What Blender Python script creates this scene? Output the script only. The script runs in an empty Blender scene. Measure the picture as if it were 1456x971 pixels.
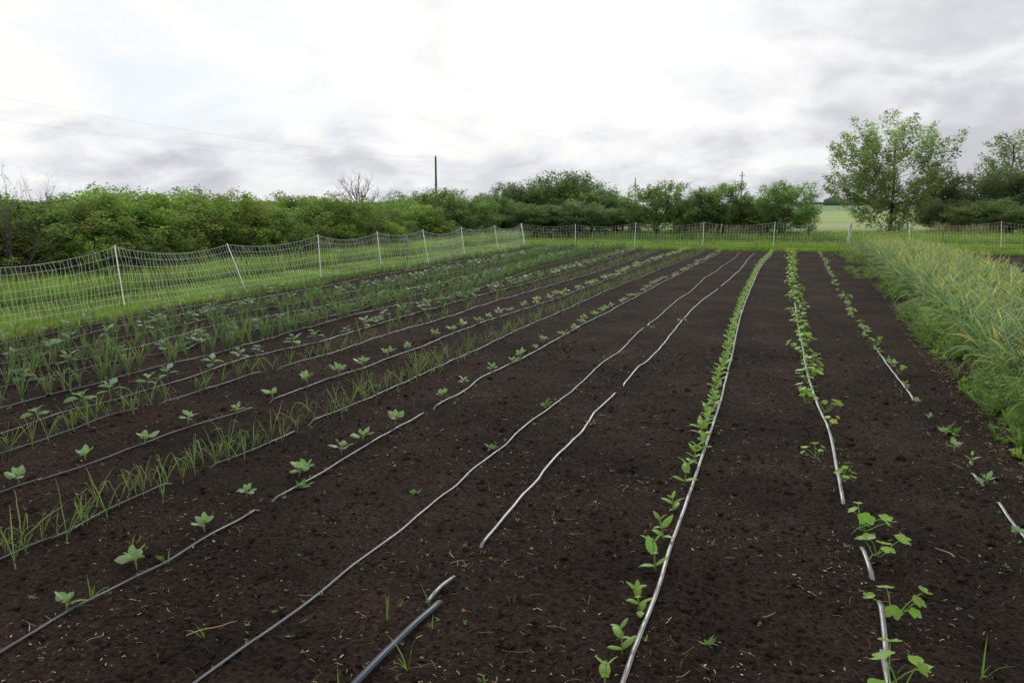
import bpy, math, random
from mathutils import Vector, Matrix, noise
R = random.Random(7)
rad = math.radians
S = bpy.context.scene
COL = S.collection

# ------------------------------------------------------------------ camera
H = 1.85
F = 1175.0                      # focal length in photo pixels (1456 wide)
HOR = 290.0
PITCH = math.atan((485.5 - HOR) / F)
YAW = math.atan(389 * math.cos(PITCH) / F)
cam_d = bpy.data.cameras.new('camera'); cam = bpy.data.objects.new('camera', cam_d); COL.objects.link(cam)
cam_d.sensor_width = 36; cam_d.lens = F / 1456 * 36
cam_d.clip_start = 0.05; cam_d.clip_end = 12000
cam.location = (0, 0, H); cam.rotation_euler = (math.pi / 2 - PITCH, 0, YAW)
S.camera = cam
RM = cam.rotation_euler.to_matrix()
def ray(px, py): return RM @ Vector(((px - 728) / F, -(py - 485.5) / F, -1))
def gp(px, py, z=0.0):
    d = ray(px, py); t = (z - H) / d.z
    return Vector((d.x * t, d.y * t, z))
def at_depth(px, py, dep):
    return Vector((0, 0, H)) + ray(px, py) * dep
RI = RM.transposed()
def proj(x, y, z):
    v = RI @ Vector((x, y, z - H))
    if v.z > -0.3: return (-9999, -9999, v.z)
    return (728 + F * v.x / -v.z, 485.5 - F * v.y / -v.z, -v.z)
def seen(x, y, z=0.1, m=60):
    a, b, c = proj(x, y, z)
    return -m < a < 1456 + m and b < 971 + m and c > 0
def depth_of(x, y): return -(RI @ Vector((x, y, -H))).z
D0 = -(RI @ Vector((0, 0, -H))).z
def kd(d, dep): return (dep - D0) / (depth_of(d.x, d.y) - D0)     # stretch of a ground ray that reaches a view depth
def wedge(y0, y1, pw):
    y = y0 + (y1 - y0) * R.random() ** pw; return math.tan(R.uniform(rad(-53), rad(15))) * y, y

# ------------------------------------------------------------------ materials
def newmat(name):
    m = bpy.data.materials.new(name); m.use_nodes = True
    nt = m.node_tree; nt.nodes.clear()
    out = nt.nodes.new('ShaderNodeOutputMaterial')
    return m, nt, out
def N(nt, t, **kw):
    n = nt.nodes.new(t)
    for k, v in kw.items():
        if k in n.inputs: n.inputs[k].default_value = v
        else: setattr(n, k, v)
    return n
def ramp(nt, fac, stops):
    r = nt.nodes.new('ShaderNodeValToRGB')
    e = r.color_ramp.elements
    while len(e) < len(stops): e.new(0.5)
    for i, (p, c) in enumerate(stops):
        e[i].position = p; e[i].color = (c[0], c[1], c[2], 1)
    nt.links.new(fac, r.inputs[0]); return r.outputs[0]
def mixc(nt, f, a, b, mode='MIX'):
    m = nt.nodes.new('ShaderNodeMix'); m.data_type = 'RGBA'; m.blend_type = mode
    for s, v in ((0, f), (6, a), (7, b)):
        if hasattr(v, 'links'): nt.links.new(v, m.inputs[s])
        elif isinstance(v, (int, float)): m.inputs[s].default_value = v
        else: m.inputs[s].default_value = (v[0], v[1], v[2], 1)
    return m.outputs[2]
def math_(nt, op, a, b=0.0, c=None):
    m = nt.nodes.new('ShaderNodeMath'); m.operation = op
    for s, v in ((0, a), (1, b), (2, c)):
        if v is None: continue
        if hasattr(v, 'links'): nt.links.new(v, m.inputs[s])
        else: m.inputs[s].default_value = v
    return m.outputs[0]

def leaf_material(name, rough=0.5, trans=0.35, var=0.25, spec=0.3, nscale=3.0):
    m, nt, out = newmat(name); L = nt.links
    at = N(nt, 'ShaderNodeAttribute', attribute_name='Col')
    oi = N(nt, 'ShaderNodeObjectInfo'); tc = N(nt, 'ShaderNodeTexCoord')
    nz = N(nt, 'ShaderNodeTexNoise', Scale=nscale, Detail=3.0); L.new(tc.outputs['Object'], nz.inputs['Vector'])
    v = math_(nt, 'ADD', math_(nt, 'MULTIPLY', oi.outputs['Random'], var), math_(nt, 'MULTIPLY', nz.outputs['Fac'], var))
    v = math_(nt, 'ADD', v, 1 - var)
    hs = N(nt, 'ShaderNodeHueSaturation'); L.new(at.outputs['Color'], hs.inputs['Color']); L.new(v, hs.inputs['Value'])
    hh = math_(nt, 'ADD', math_(nt, 'MULTIPLY', oi.outputs['Random'], 0.024), 0.488); L.new(hh, hs.inputs['Hue'])
    p = N(nt, 'ShaderNodeBsdfPrincipled', Roughness=rough); p.inputs['Specular IOR Level'].default_value = spec
    L.new(hs.outputs[0], p.inputs['Base Color'])
    t = N(nt, 'ShaderNodeBsdfTranslucent')
    tcx = mixc(nt, 1.0, hs.outputs[0], (1.35, 1.35, 0.75), 'MULTIPLY'); L.new(tcx, t.inputs['Color'])
    mx = N(nt, 'ShaderNodeMixShader'); mx.inputs[0].default_value = trans
    L.new(p.outputs[0], mx.inputs[1]); L.new(t.outputs[0], mx.inputs[2]); L.new(mx.outputs[0], out.inputs[0])
    return m
M = {}
M['crop'] = leaf_material('crop_leaf', 0.48, 0.38, 0.24, 0.3, 25.0)
M['onion'] = leaf_material('onion_leaf', 0.55, 0.25, 0.2, 0.2, 20.0)
M['tree'] = leaf_material('tree_leaf', 0.65, 0.42, 0.28, 0.12, 0.8)
M['grass'] = leaf_material('grass_blade', 0.5, 0.38, 0.35, 0.25, 0.5)
M['litter'] = leaf_material('dry_litter', 0.75, 0.1, 0.3, 0.1, 2.0)

def soil_material():
    m, nt, out = newmat('dark_soil'); L = nt.links
    g = N(nt, 'ShaderNodeNewGeometry')
    n1 = N(nt, 'ShaderNodeTexNoise', Scale=0.8, Detail=4.0); L.new(g.outputs['Position'], n1.inputs['Vector'])
    n2 = N(nt, 'ShaderNodeTexNoise', Scale=38.0, Detail=6.0, Roughness=0.65); L.new(g.outputs['Position'], n2.inputs['Vector'])
    n3 = N(nt, 'ShaderNodeTexNoise', Scale=190.0, Detail=3.0, Roughness=0.7); L.new(g.outputs['Position'], n3.inputs['Vector'])
    n4 = N(nt, 'ShaderNodeTexNoise', Scale=7.0, Detail=4.0); L.new(g.outputs['Position'], n4.inputs['Vector'])
    c = ramp(nt, n2.outputs['Fac'], [(0.32, (0.0082, 0.0057, 0.0048)), (0.5, (0.0240, 0.0170, 0.0143)), (0.70, (0.057, 0.041, 0.034))])
    c = mixc(nt, math_(nt, 'MULTIPLY', n4.outputs['Fac'], 0.30), c, (0.040, 0.025, 0.018))
    sp = ramp(nt, n3.outputs['Fac'], [(0.0, (0, 0, 0)), (0.62, (0, 0, 0)), (0.72, (1, 1, 1))])
    c = mixc(nt, math_(nt, 'MULTIPLY', sp, 0.45), c, (0.10, 0.065, 0.045))
    big = ramp(nt, n1.outputs['Fac'], [(0.35, (0.75, 0.75, 0.75)), (0.65, (1.5, 1.46, 1.43))])
    c = mixc(nt, 1.0, c, big, 'MULTIPLY')
    n5 = N(nt, 'ShaderNodeTexNoise', Scale=2.6, Detail=7.0, Roughness=0.7, Distortion=0.6); L.new(g.outputs['Position'], n5.inputs['Vector'])
    dry = ramp(nt, n5.outputs['Fac'], [(0.50, (0, 0, 0)), (0.64, (1, 1, 1))])
    c = mixc(nt, math_(nt, 'MULTIPLY', dry, 0.5), c, mixc(nt, 1.0, c, (1.7, 1.62, 1.55), 'MULTIPLY'))
    p = N(nt, 'ShaderNodeBsdfPrincipled', Roughness=0.95); p.inputs['Specular IOR Level'].default_value = 0.07
    L.new(c, p.inputs['Base Color'])
    vo = N(nt, 'ShaderNodeTexVoronoi', Scale=55.0); L.new(g.outputs['Position'], vo.inputs['Vector'])
    h = math_(nt, 'ADD', math_(nt, 'MULTIPLY', n2.outputs['Fac'], 1.3), math_(nt, 'MULTIPLY', n3.outputs['Fac'], 0.35))
    h = math_(nt, 'SUBTRACT', h, math_(nt, 'MULTIPLY', vo.outputs['Distance'], 0.5))
    b = N(nt, 'ShaderNodeBump', Strength=1.0, Distance=0.035); L.new(h, b.inputs['Height']); L.new(b.outputs[0], p.inputs['Normal'])
    L.new(p.outputs[0], out.inputs[0]); return m
M['soil'] = soil_material()

def field_material(name, a, b, scale=0.05, fine=2.0):
    m, nt, out = newmat(name); L = nt.links
    g = N(nt, 'ShaderNodeNewGeometry')
    mp = N(nt, 'ShaderNodeMapping'); mp.inputs['Scale'].default_value = (0.35, 1.0, 1.0); L.new(g.outputs['Position'], mp.inputs[0])
    n1 = N(nt, 'ShaderNodeTexNoise', Scale=scale, Detail=5.0); L.new(mp.outputs[0], n1.inputs['Vector'])
    n2 = N(nt, 'ShaderNodeTexNoise', Scale=fine, Detail=5.0); L.new(g.outputs['Position'], n2.inputs['Vector'])
    f = math_(nt, 'ADD', math_(nt, 'MULTIPLY', n1.outputs['Fac'], 0.6), math_(nt, 'MULTIPLY', n2.outputs['Fac'], 0.4))
    c = ramp(nt, f, [(0.38, a), (0.6, b)])
    p = N(nt, 'ShaderNodeBsdfPrincipled', Roughness=0.9); p.inputs['Specular IOR Level'].default_value = 0.1
    L.new(c, p.inputs['Base Color'])
    bp = N(nt, 'ShaderNodeBump', Strength=0.6, Distance=0.1); L.new(n2.outputs['Fac'], bp.inputs['Height']); L.new(bp.outputs[0], p.inputs['Normal'])
    L.new(p.outputs[0], out.inputs[0]); return m
M['turf'] = field_material('turf', (0.055, 0.09, 0.02), (0.11, 0.17, 0.035), 0.3, 9.0)
M['hay'] = field_material('hay', (0.20, 0.27, 0.10), (0.29, 0.34, 0.13), 0.06, 1.2)
M['farcrop'] = field_material('farcrop', (0.12, 0.21, 0.09), (0.17, 0.26, 0.12), 0.01, 0.3)

def simple(name, col, rough=0.5, spec=0.4, var=0.15, scale=8.0, metal=0.0, bump=0.0):
    m, nt, out = newmat(name); L = nt.links
    tc = N(nt, 'ShaderNodeTexCoord'); nz = N(nt, 'ShaderNodeTexNoise', Scale=scale, Detail=4.0); L.new(tc.outputs['Object'], nz.inputs['Vector'])
    lo = tuple(x * (1 - var) for x in col); hi = tuple(min(1, x * (1 + var)) for x in col)
    c = ramp(nt, nz.outputs['Fac'], [(0.3, lo), (0.7, hi)])
    p = N(nt, 'ShaderNodeBsdfPrincipled', Roughness=rough, Metallic=metal); p.inputs['Specular IOR Level'].default_value = spec
    L.new(c, p.inputs['Base Color'])
    if bump:
        b = N(nt, 'ShaderNodeBump', Strength=bump, Distance=0.02); L.new(nz.outputs['Fac'], b.inputs['Height']); L.new(b.outputs[0], p.inputs['Normal'])
    L.new(p.outputs[0], out.inputs[0]); return m
M['bark'] = simple('bark', (0.09, 0.07, 0.055), 0.9, 0.1, 0.4, 6.0, bump=0.5)
M['deadwood'] = simple('deadwood', (0.12, 0.10, 0.09), 0.9, 0.1, 0.3, 4.0)
M['pole'] = simple('pole_wood', (0.055, 0.045, 0.04), 0.85, 0.1, 0.3, 3.0)
M['white_post'] = simple('white_post', (0.80, 0.80, 0.79), 0.4, 0.4, 0.08, 6.0)
M['net'] = simple('net_twine', (0.68, 0.70, 0.68), 0.6, 0.2, 0.12, 3.0)
M['steel'] = simple('steel_post', (0.10, 0.11, 0.13), 0.5, 0.4, 0.2, 5.0)
M['oldwood'] = simple('old_wood', (0.36, 0.35, 0.34), 0.85, 0.1, 0.3, 9.0, bump=0.5)
M['wire'] = simple('wire', (0.30, 0.30, 0.32), 0.5, 0.3, 0.1, 1.0)
M['tag'] = simple('white_plastic', (0.75, 0.75, 0.74), 0.4, 0.4, 0.04, 20.0)
M['clod'] = simple('soil_clod', (0.026, 0.018, 0.015), 0.95, 0.12, 0.45, 60.0, bump=0.7)
def tape_material(name, base, streak, dust=0.35, spec=.55):
    m, nt, out = newmat(name); L = nt.links
    at = N(nt, 'ShaderNodeAttribute', attribute_name='Col')      # Col.r runs round the tube, Col.g is dustiness
    sx = N(nt, 'ShaderNodeSeparateColor'); L.new(at.outputs['Color'], sx.inputs[0])
    w = math_(nt, 'SINE', math_(nt, 'MULTIPLY', sx.outputs[0], 32.0))
    g = N(nt, 'ShaderNodeNewGeometry')
    nz = N(nt, 'ShaderNodeTexNoise', Scale=9.0, Detail=6.0, Roughness=0.7); L.new(g.outputs['Position'], nz.inputs['Vector'])
    c = mixc(nt, math_(nt, 'MULTIPLY_ADD', w, 0.5, 0.5), base, streak)
    dn = ramp(nt, nz.outputs['Fac'], [(0.42, (0, 0, 0)), (0.68, (1, 1, 1))])
    c = mixc(nt, math_(nt, 'MULTIPLY', dn, dust), c, (0.05, 0.038, 0.03))
    p = N(nt, 'ShaderNodeBsdfPrincipled'); L.new(c, p.inputs['Base Color'])
    r = math_(nt, 'MULTIPLY_ADD', nz.outputs['Fac'], 0.3, 0.2); L.new(r, p.inputs['Roughness'])
    p.inputs['Specular IOR Level'].default_value = spec
    L.new(p.outputs[0], out.inputs[0]); return m
M['tape'] = tape_material('drip_tape', (0.14, 0.155, 0.19), (0.07, 0.08, 0.10), 0.8)
M['tape_dark'] = tape_material('drip_tape_dark', (0.085, 0.098, 0.125), (0.04, 0.047, 0.06), 0.7, .4)
M['tape_pale'] = tape_material('drip_tape_pale', (0.29, 0.295, 0.31), (0.07, 0.07, 0.085), 0.85)
M['hose'] = tape_material('blue_grey_hose', (0.055, 0.075, 0.11), (0.012, 0.016, 0.026), 0.25, .2)

M['garlic'] = leaf_material('garlic_leaf', 0.55, 0.35, 0.25, 0.2, 12.0)
# ------------------------------------------------------------------ mesh builder
class MB:
    def __init__(s): s.v = []; s.f = []; s.c = []
    def vert(s, p, c=(1, 1, 1)): s.v.append((p[0], p[1], p[2])); s.c.append(c); return len(s.v) - 1
    def mesh(s, name, mat, smooth=True):
        me = bpy.data.meshes.new(name); me.from_pydata(s.v, [], s.f)
        a = me.color_attributes.new('Col', 'FLOAT_COLOR', 'POINT')
        buf = []
        for c in s.c: buf += [c[0], c[1], c[2], 1.0]
        a.data.foreach_set('color', buf)
        if smooth: me.polygons.foreach_set('use_smooth', [True] * len(me.polygons))
        me.materials.append(mat); return me
    def build(s, name, mat, parent=None, smooth=True):
        o = bpy.data.objects.new(name, s.mesh(name, mat, smooth)); COL.objects.link(o)
        if parent: o.parent = parent
        return o
    def add(s, other, M4=None, cm=None):
        b = len(s.v)
        if M4 is None: s.v += other.v
        else:
            for p in other.v:
                q = M4 @ Vector(p); s.v.append((q.x, q.y, q.z))
        s.c += other.c if cm is None else [(c[0] * cm[0], c[1] * cm[1], c[2] * cm[2]) for c in other.c]
        s.f += [tuple(i + b for i in f) for f in other.f]
    def tube(s, pts, rads, n=5, c0=(1, 1, 1), c1=None, cap=True, flat=1.0):
        c1 = c1 or c0; b = len(s.v); L = len(pts)
        for i, p in enumerate(pts):
            p = Vector(p)
            t = Vector(pts[min(i + 1, L - 1)]) - Vector(pts[max(i - 1, 0)])
            if t.length < 1e-9: t = Vector((0, 0, 1))
            t.normalize()
            u = Vector((0, 0, 1)).cross(t)
            if u.length < 0.05: u = Vector((1, 0, 0)).cross(t)
            u.normalize(); w = t.cross(u)
            k = i / (L - 1); c = tuple(c0[j] + (c1[j] - c0[j]) * k for j in range(3))
            r = rads[i] if isinstance(rads, (list, tuple)) else rads
            for j in range(n):
                a = 2 * math.pi * j / n
                s.vert(p + u * (math.cos(a) * r) + w * (math.sin(a) * r * flat), c)
        for i in range(L - 1):
            for j in range(n):
                k = (j + 1) % n
                s.f.append((b + i * n + j, b + i * n + k, b + (i + 1) * n + k, b + (i + 1) * n + j))
        if cap and n > 2:
            s.f.append(tuple(b + j for j in range(n))[::-1]); s.f.append(tuple(b + (L - 1) * n + j for j in range(n)))
    def leaf(s, base, az, el, length, width, droop=0.6, prof='oval', fold=0.25, n=5, c0=(.1, .2, .05), c1=None, twist=0.0, rib=None, wav=0.0, rr=R):
        """a folded blade: three verts across; az/el in radians, droop = total loss of elevation along it"""
        c1 = c1 or c0; p = Vector(base); b = len(s.v)
        for i in range(n + 1):
            k = i / n
            if prof == 'oval': w = math.sin(math.pi * min(1, (k * 0.94 + 0.06)) ** 0.8) ** 0.75 if k < 1 else 0.0
            elif prof == 'blade': w = (1 - k ** 2.2) * (0.75 + 0.25 * min(1, k * 5))
            elif prof == 'petiole': w = 0.12 if k < 0.35 else math.sin(math.pi * ((k - 0.35) / 0.65 * 0.92 + 0.08)) ** 0.6 if k < 1 else 0
            elif prof == 'broad': w = 0.10 if k < 0.28 else math.sin(math.pi * (((k - 0.28) / 0.72) ** 0.75 * 0.85 + 0.13)) ** 0.7 if k < 1 else 0.12
            w = max(0.0, w) * width / 2
            e = el - droop * k ** 1.3
            d = Vector((math.cos(az) * math.cos(e), math.sin(az) * math.cos(e), math.sin(e)))
            if i: p = p + d * (length / n)
            a2 = az + math.pi / 2
            sd = Vector((math.cos(a2), math.sin(a2), 0)); up = d.cross(sd) * -1
            tw = twist * k
            sd2 = sd * math.cos(tw) + up * math.sin(tw); up2 = up * math.cos(tw) - sd * math.sin(tw)
            c = tuple(c0[j] + (c1[j] - c0[j]) * k for j in range(3))
            cr = c if rib is None else tuple(c[j] * 0.4 + rib[j] * 0.6 for j in range(3))
            wv = (rr.random() - .5) * wav * width; wv2 = (rr.random() - .5) * wav * width
            s.vert(p + sd2 * w + up2 * (w * fold + wv), c); s.vert(p, cr); s.vert(p - sd2 * w + up2 * (w * fold + wv2), c)
        for i in range(n):
            q = b + i * 3
            s.f += [(q, q + 1, q + 4, q + 3), (q + 1, q + 2, q + 5, q + 4)]
    def disc(s, c, nrm, rad_, az, lobes=5, cup=0.15, col=(.2, .4, .05), rr=R):
        """a lobed round leaf (squash)"""
        nrm = Vector(nrm).normalized(); u = Vector((math.cos(az), math.sin(az), 0)); u = (u - nrm * u.dot(nrm)).normalized(); w = nrm.cross(u)
        b = len(s.v); c = Vector(c); s.vert(c, tuple(x * 1.15 for x in col)); n = 20
        for ring, k in ((0, .5), (1, 1.0)):
            for j in range(n):
                a = 2 * math.pi * j / n
                r = rad_ * k
                if ring: r *= 0.93 + 0.07 * math.cos(lobes * a) + (rr.random() - .5) * 0.08
                notch = max(0, 1 - abs((a - math.pi + math.pi) % (2 * math.pi) - math.pi) / 0.5)
                r *= 1 - 0.55 * notch * (1 if ring else .3)
                z = cup * r * k + (rr.random() - .5) * rad_ * 0.14 * k
                s.vert(c + u * (-math.cos(a) * r) + w * (math.sin(a) * r) + nrm * z, tuple(x * (1.0 if ring else .95) for x in col))
        for j in range(n):
            k = (j + 1) % n
            s.f.append((b, b + 1 + j, b + 1 + k)); s.f.append((b + 1 + j, b + 1 + n + j, b + 1 + n + k, b + 1 + k))

def tag(o, label, cat, group=None, kind=None):
    if kind: o['kind'] = kind
    if label: o['label'] = label
    if cat: o['category'] = cat
    if group: o['group'] = group
    return o
def empty(name, loc=(0, 0, 0), rz=0.0):
    o = bpy.data.objects.new(name, None); COL.objects.link(o); o.location = loc; o.rotation_euler = (0, 0, rz); o.empty_display_size = 0.05
    return o
class Proto:
    """a prototype plant: list of (part name, MB, material); realised either with parts or as one mesh"""
    def __init__(s, name, parts): s.name = name; s.parts = parts; s.single = None; s.multi = None
    def make(s, loc, rz, sc, parted=False, tilt=(0, 0)):
        if parted:
            e = empty(s.name, loc, rz)
            if s.multi is None: s.multi = [(n, mb.mesh(n, m)) for n, mb, m in s.parts]
            for n, me in s.multi:
                c = bpy.data.objects.new(n, me); COL.objects.link(c); c.parent = e
            o = e
        else:
            if s.single is None:
                mb = MB()
                for n, q, m in s.parts: mb.add(q)
                s.single = mb.mesh(s.name, s.parts[-1][2])
            o = bpy.data.objects.new(s.name, s.single); COL.objects.link(o); o.location = loc
        o.rotation_euler = (tilt[0], tilt[1], rz); o.scale = (sc, sc, sc)
        return o
    def merged(s):
        mb = MB()
        for n, q, m in s.parts: mb.add(q)
        return mb

# ------------------------------------------------------------------ ground heights
SX0, SX1 = -10.65, 16.0
SOIL_FAR = gp(1000, 355).y
def edge_far(x): return SOIL_FAR + 0.15 * math.sin(x * 1.3) + 0.1 * math.sin(x * 3.1)
def edge_left(y): return SX0 + 0.14 * math.sin(y * .9) + 0.10 * math.sin(y * 2.3 + 1)
def hbig(x, y):
    return 0.022 * noise.noise(Vector((x * 0.55, y * 0.45, 3))) + 0.014 * noise.noise(Vector((x * 1.9, y * 1.5, 9))) + 0.009 * noise.noise(Vector((x * 4.1, y * 3.4, 4)))
def soil_h(x, y, fine=True):
    h = hbig(x, y)
    if fine:
        h += 0.015 * noise.noise(Vector((x * 6.5, y * 6, 1)))
        q = noise.noise(Vector((x * 15, y * 15, 5)))
        h += 0.013 * abs(q) + 0.009 * noise.noise(Vector((x * 33, y * 33, 8))) - .004
    d = min(x - edge_left(y), edge_far(x) - y)
    if d < 0.25:
        k = max(0.0, min(1.0, (d + 0.1) / 0.35)); h = h * k + (-0.075) * (1 - k)
    return h
# soil sheet
def build_soil():
    mb = MB(); na = 820; a0, a1 = rad(-76), rad(40)
    rs = []; r = 1.3
    while r < 46: rs.append(r); r *= 1.02 if r < 2.2 else (1.0045 if r < 11 else 1.009)
    V = mb.v; C = mb.c
    for r in rs:
        for j in range(na + 1):
            a = a0 + (a1 - a0) * j / na
            x = math.sin(a) * r; y = math.cos(a) * r
            if x < SX0 - 0.6 or y > SOIL_FAR + 0.8: z = -0.09
            else: z = soil_h(x, y)
            V.append((x, y, z))
    C.extend([(1, 1, 1)] * len(V))
    n = na + 1
    for i in range(len(rs) - 1):
        for j in range(na):
            p = V[i * n + j]
            if p[0] < SX0 - 0.7 or p[1] > SOIL_FAR + 1.0: continue
            mb.f.append((i * n + j, i * n + j + 1, (i + 1) * n + j + 1, (i + 1) * n + j))
    o = mb.build('soil', M['soil']); tag(o, None, None, kind='structure')
build_soil()

def sheet(name, pts, z, mat, div=1):
    mb = MB()
    for x, y in pts: mb.vert((x, y, z))
    mb.f.append(tuple(range(len(pts))))
    o = mb.build(name, mat, smooth=False); tag(o, None, None, kind='structure'); return o
sheet('ground', [(-6000, -3000), (6000, -3000), (6000, 9000), (-6000, 9000)], -0.06, M['farcrop'])
sheet('grass_verge', [(-60, -30), (60, -30), (60, 51), (-60, 51)], -0.045, M['turf'])
sheet('hay_field', [(-400, 51.0), (400, 51.0), (400, 232), (-400, 240)], -0.042, M['hay'])

# ------------------------------------------------------------------ drip lines
def catmull(pts, step=0.05):
    P = [pts[0] * 2 - pts[1]] + pts + [pts[-1] * 2 - pts[-2]]; out = []
    for i in range(1, len(P) - 2):
        a, b, c, d = P[i - 1], P[i], P[i + 1], P[i + 2]
        n = max(2, int((c - b).length / step))
        for k in range(n):
            t = k / n
            out.append(0.5 * ((2 * b) + (c - a) * t + (2 * a - 5 * b + 4 * c - d) * t * t + (3 * b - a - 3 * c + d) * t ** 3))
    out.append(P[-2]); return out
LINES = {}
def line_pts(px, extend=True):
    pts = [gp(x, y) for x, y in px]; pts = [Vector((p.x, p.y, 0)) for p in pts]
    # near end runs on straight toward the viewer's side, far end to the edge of the soil
    if extend and pts[0].y > 1.4:
        x0 = pts[0].x; 
        pts.insert(0, Vector((x0 - 0.0, 0.9 if px[0][1] > 900 else max(0.9, pts[0].y - 3.0), 0)))
    return pts
def tape(idx, px, gaps, label, mat='tape', w=0.0125, flat=0.55, extend=True, lift=0.012, wob=0.012):
    """px: pixel positions measured on the ground, near to far; gaps: world y ranges where soil covers the line"""
    pts = line_pts(px, extend); path = catmull(pts, 0.06); LINES[idx] = path
    gg = [(gp(*a).y, gp(*b).y) for a, b in gaps]
    mb = MB(); pp = []; n = 10
    for p in path:
        x = p.x + wob * noise.noise(Vector((p.y * 1.3, idx * 7.7, 0)))
        z = hbig(x, p.y) + lift + 0.004 * noise.noise(Vector((p.y * 2.1, idx, 4)))
        for a, b in gg:
            lo, hi = min(a, b), max(a, b)
            m_ = min(0.12, 0.07 + (hi - lo) * .1)
            if lo - m_ < p.y < hi + m_:
                k = 1.0 if lo <= p.y <= hi else 1 - (lo - p.y if p.y < lo else p.y - hi) / m_
                z -= 0.05 * k ** 1.5
        pp.append(Vector((x, p.y, z)))
    b = 0
    for i, p in enumerate(pp):
        t = (pp[min(i + 1, len(pp) - 1)] - pp[max(i - 1, 0)]).normalized()
        u = Vector((t.y, -t.x, 0)).normalized(); up = u.cross(t)
        fl = flat * (1 + 0.35 * noise.noise(Vector((p.y * 3.0, idx * 3.3, 2))))
        for j in range(n + 1):
            a = 2 * math.pi * j / n
            mb.vert(p + u * math.cos(a) * w + up * math.sin(a) * w * fl, (math.cos(a) * .5 + .5, 0.5, 0))
    for i in range(len(pp) - 1):
        for j in range(n):
            q = i * (n + 1) + j
            mb.f.append((q, q + n + 1, q + n + 2, q + 1))
    o = mb.build('drip_line', M[mat]); tag(o, label, 'irrigation line', 'drip lines laid along the vegetable rows')
    return o
ORDN = ['', 'first', 'second', 'third', 'fourth', 'fifth', 'sixth', 'seventh', 'eighth', 'ninth', 'tenth', 'eleventh', 'twelfth', 'thirteenth', 'fourteenth', 'fifteenth',
        'sixteenth', 'seventeenth', 'eighteenth', 'nineteenth', 'twentieth', 'twenty-first', 'twenty-second', 'twenty-third', 'twenty-fourth', 'twenty-fifth', 'twenty-sixth', 'twenty-seventh', 'twenty-eighth', 'twenty-ninth', 'thirtieth']
T = {
 1: [(1456, 770), (1425, 725), (1400, 695), (1375, 665), (1330, 605), (1300, 570), (1262, 520), (1240, 490), (1215, 455), (1190, 410), (1176, 380), (1166, 360)],
 2: [(1262, 971), (1260, 930), (1255, 880), (1250, 857), (1240, 822), (1222, 775), (1205, 740), (1190, 670), (1178, 610), (1165, 580), (1150, 540), (1140, 490), (1131, 440), (1127, 400), (1125, 358)],
 3: [(885, 971), (908, 910), (935, 840), (960, 760), (985, 690), (1002, 640), (1012, 610), (1027, 560), (1042, 500), (1053, 450), (1068, 410), (1083, 378), (1098, 362)],
 4: [(655, 806), (680, 781), (701, 755), (726, 728), (743, 707), (765, 685), (779, 664), (824, 618), (847, 587), (877, 558), (887, 547), (906, 524.5), (925, 510), (948, 484), (971, 455), (997, 429), (1024, 409), (1053, 383), (1065, 367), (1073, 361)],
 5: [(285, 971), (380, 899), (436, 858), (500, 807.5), (559, 764), (609, 721), (648, 693), (679, 665), (712, 640), (737, 615), (755, 601), (781, 582), (815, 556), (854, 520), (886, 496), (902, 480), (922, 462.5), (941, 447), (961, 429), (984, 413.5), (1004, 394), (1010, 391), (1042, 369), (1052, 360)],
 6: [(0, 936), (82, 886), (135, 857), (192, 825), (228, 807), (280, 776), (335, 743), (387, 713), (441, 682), (483, 657), (536, 627.5), (575, 604), (620, 580), (659, 559), (683, 539.5), (701, 531), (724, 520), (769, 497), (821, 468), (861, 447), (899, 426), (931, 408), (960, 393), (1026, 359)],
 7: [(0, 800), (87, 765), (134, 737), (179, 716.5), (226, 697), (290, 666), (346, 645), (402, 622), (455, 595), (503, 577), (533, 565), (568, 549), (603, 533), (649, 511.6), (700, 488.5), (719, 478), (784, 450), (853, 419), (885, 405), (1003, 358)],
 8: [(0, 704), (56, 687), (89, 676), (128.5, 662), (204, 634), (243, 619), (300, 600), (357.5, 582), (389, 571), (456, 545), (525, 522), (578, 501.5), (601, 493), (675, 464), (740, 442), (795, 424), (873, 395), (916, 377.5), (977, 357)],
 9: [(0, 647), (78, 621.5), (148, 596), (187, 586.6), (243, 571), (300, 553), (366, 532), (407, 522), (470, 504), (525, 484), (574, 470), (617, 458), (686, 435), (758, 414), (830, 393), (902, 369), (936, 357)],
 10: [(0, 617), (92, 588), (145, 574), (195.5, 560), (263, 540.5), (310, 525), (352, 510), (409.6, 496), (461.5, 484), (496, 473), (548, 458), (614, 440), (700, 416), (755, 402), (830, 380), (902, 357.5)],
 11: [(0, 579.6), (53, 565.6), (134, 547.5), (179, 535), (243, 519.5), (307, 503), (369, 485.6), (444, 464), (507.6, 448), (576, 434), (646, 421), (700, 405), (781, 377.5), (873, 358)],
 12: [(0, 553), (36, 545), (123, 525), (190, 512), (257, 500), (300, 483), (395, 464), (456, 454), (554, 429), (614, 415), (672, 402), (760, 377), (832, 357.5)],
 13: [(0, 535), (78, 519.6), (134, 510), (181.5, 500), (300, 467), (430, 442), (510, 425), (646, 398), (740, 373), (800, 357)],
 14: [(0, 519.5), (84, 500), (200, 477), (314, 451), (386, 438), (502, 416), (585, 401), (700, 375), (775, 357.5)],
 15: [(0, 503), (120, 477), (250, 450), (372, 424), (456, 409), (551, 390), (670, 370), (745, 357.5)],
 16: [(0, 489), (140, 461), (300, 432), (430, 406), (560, 383), (720, 357.5)],
}
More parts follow.
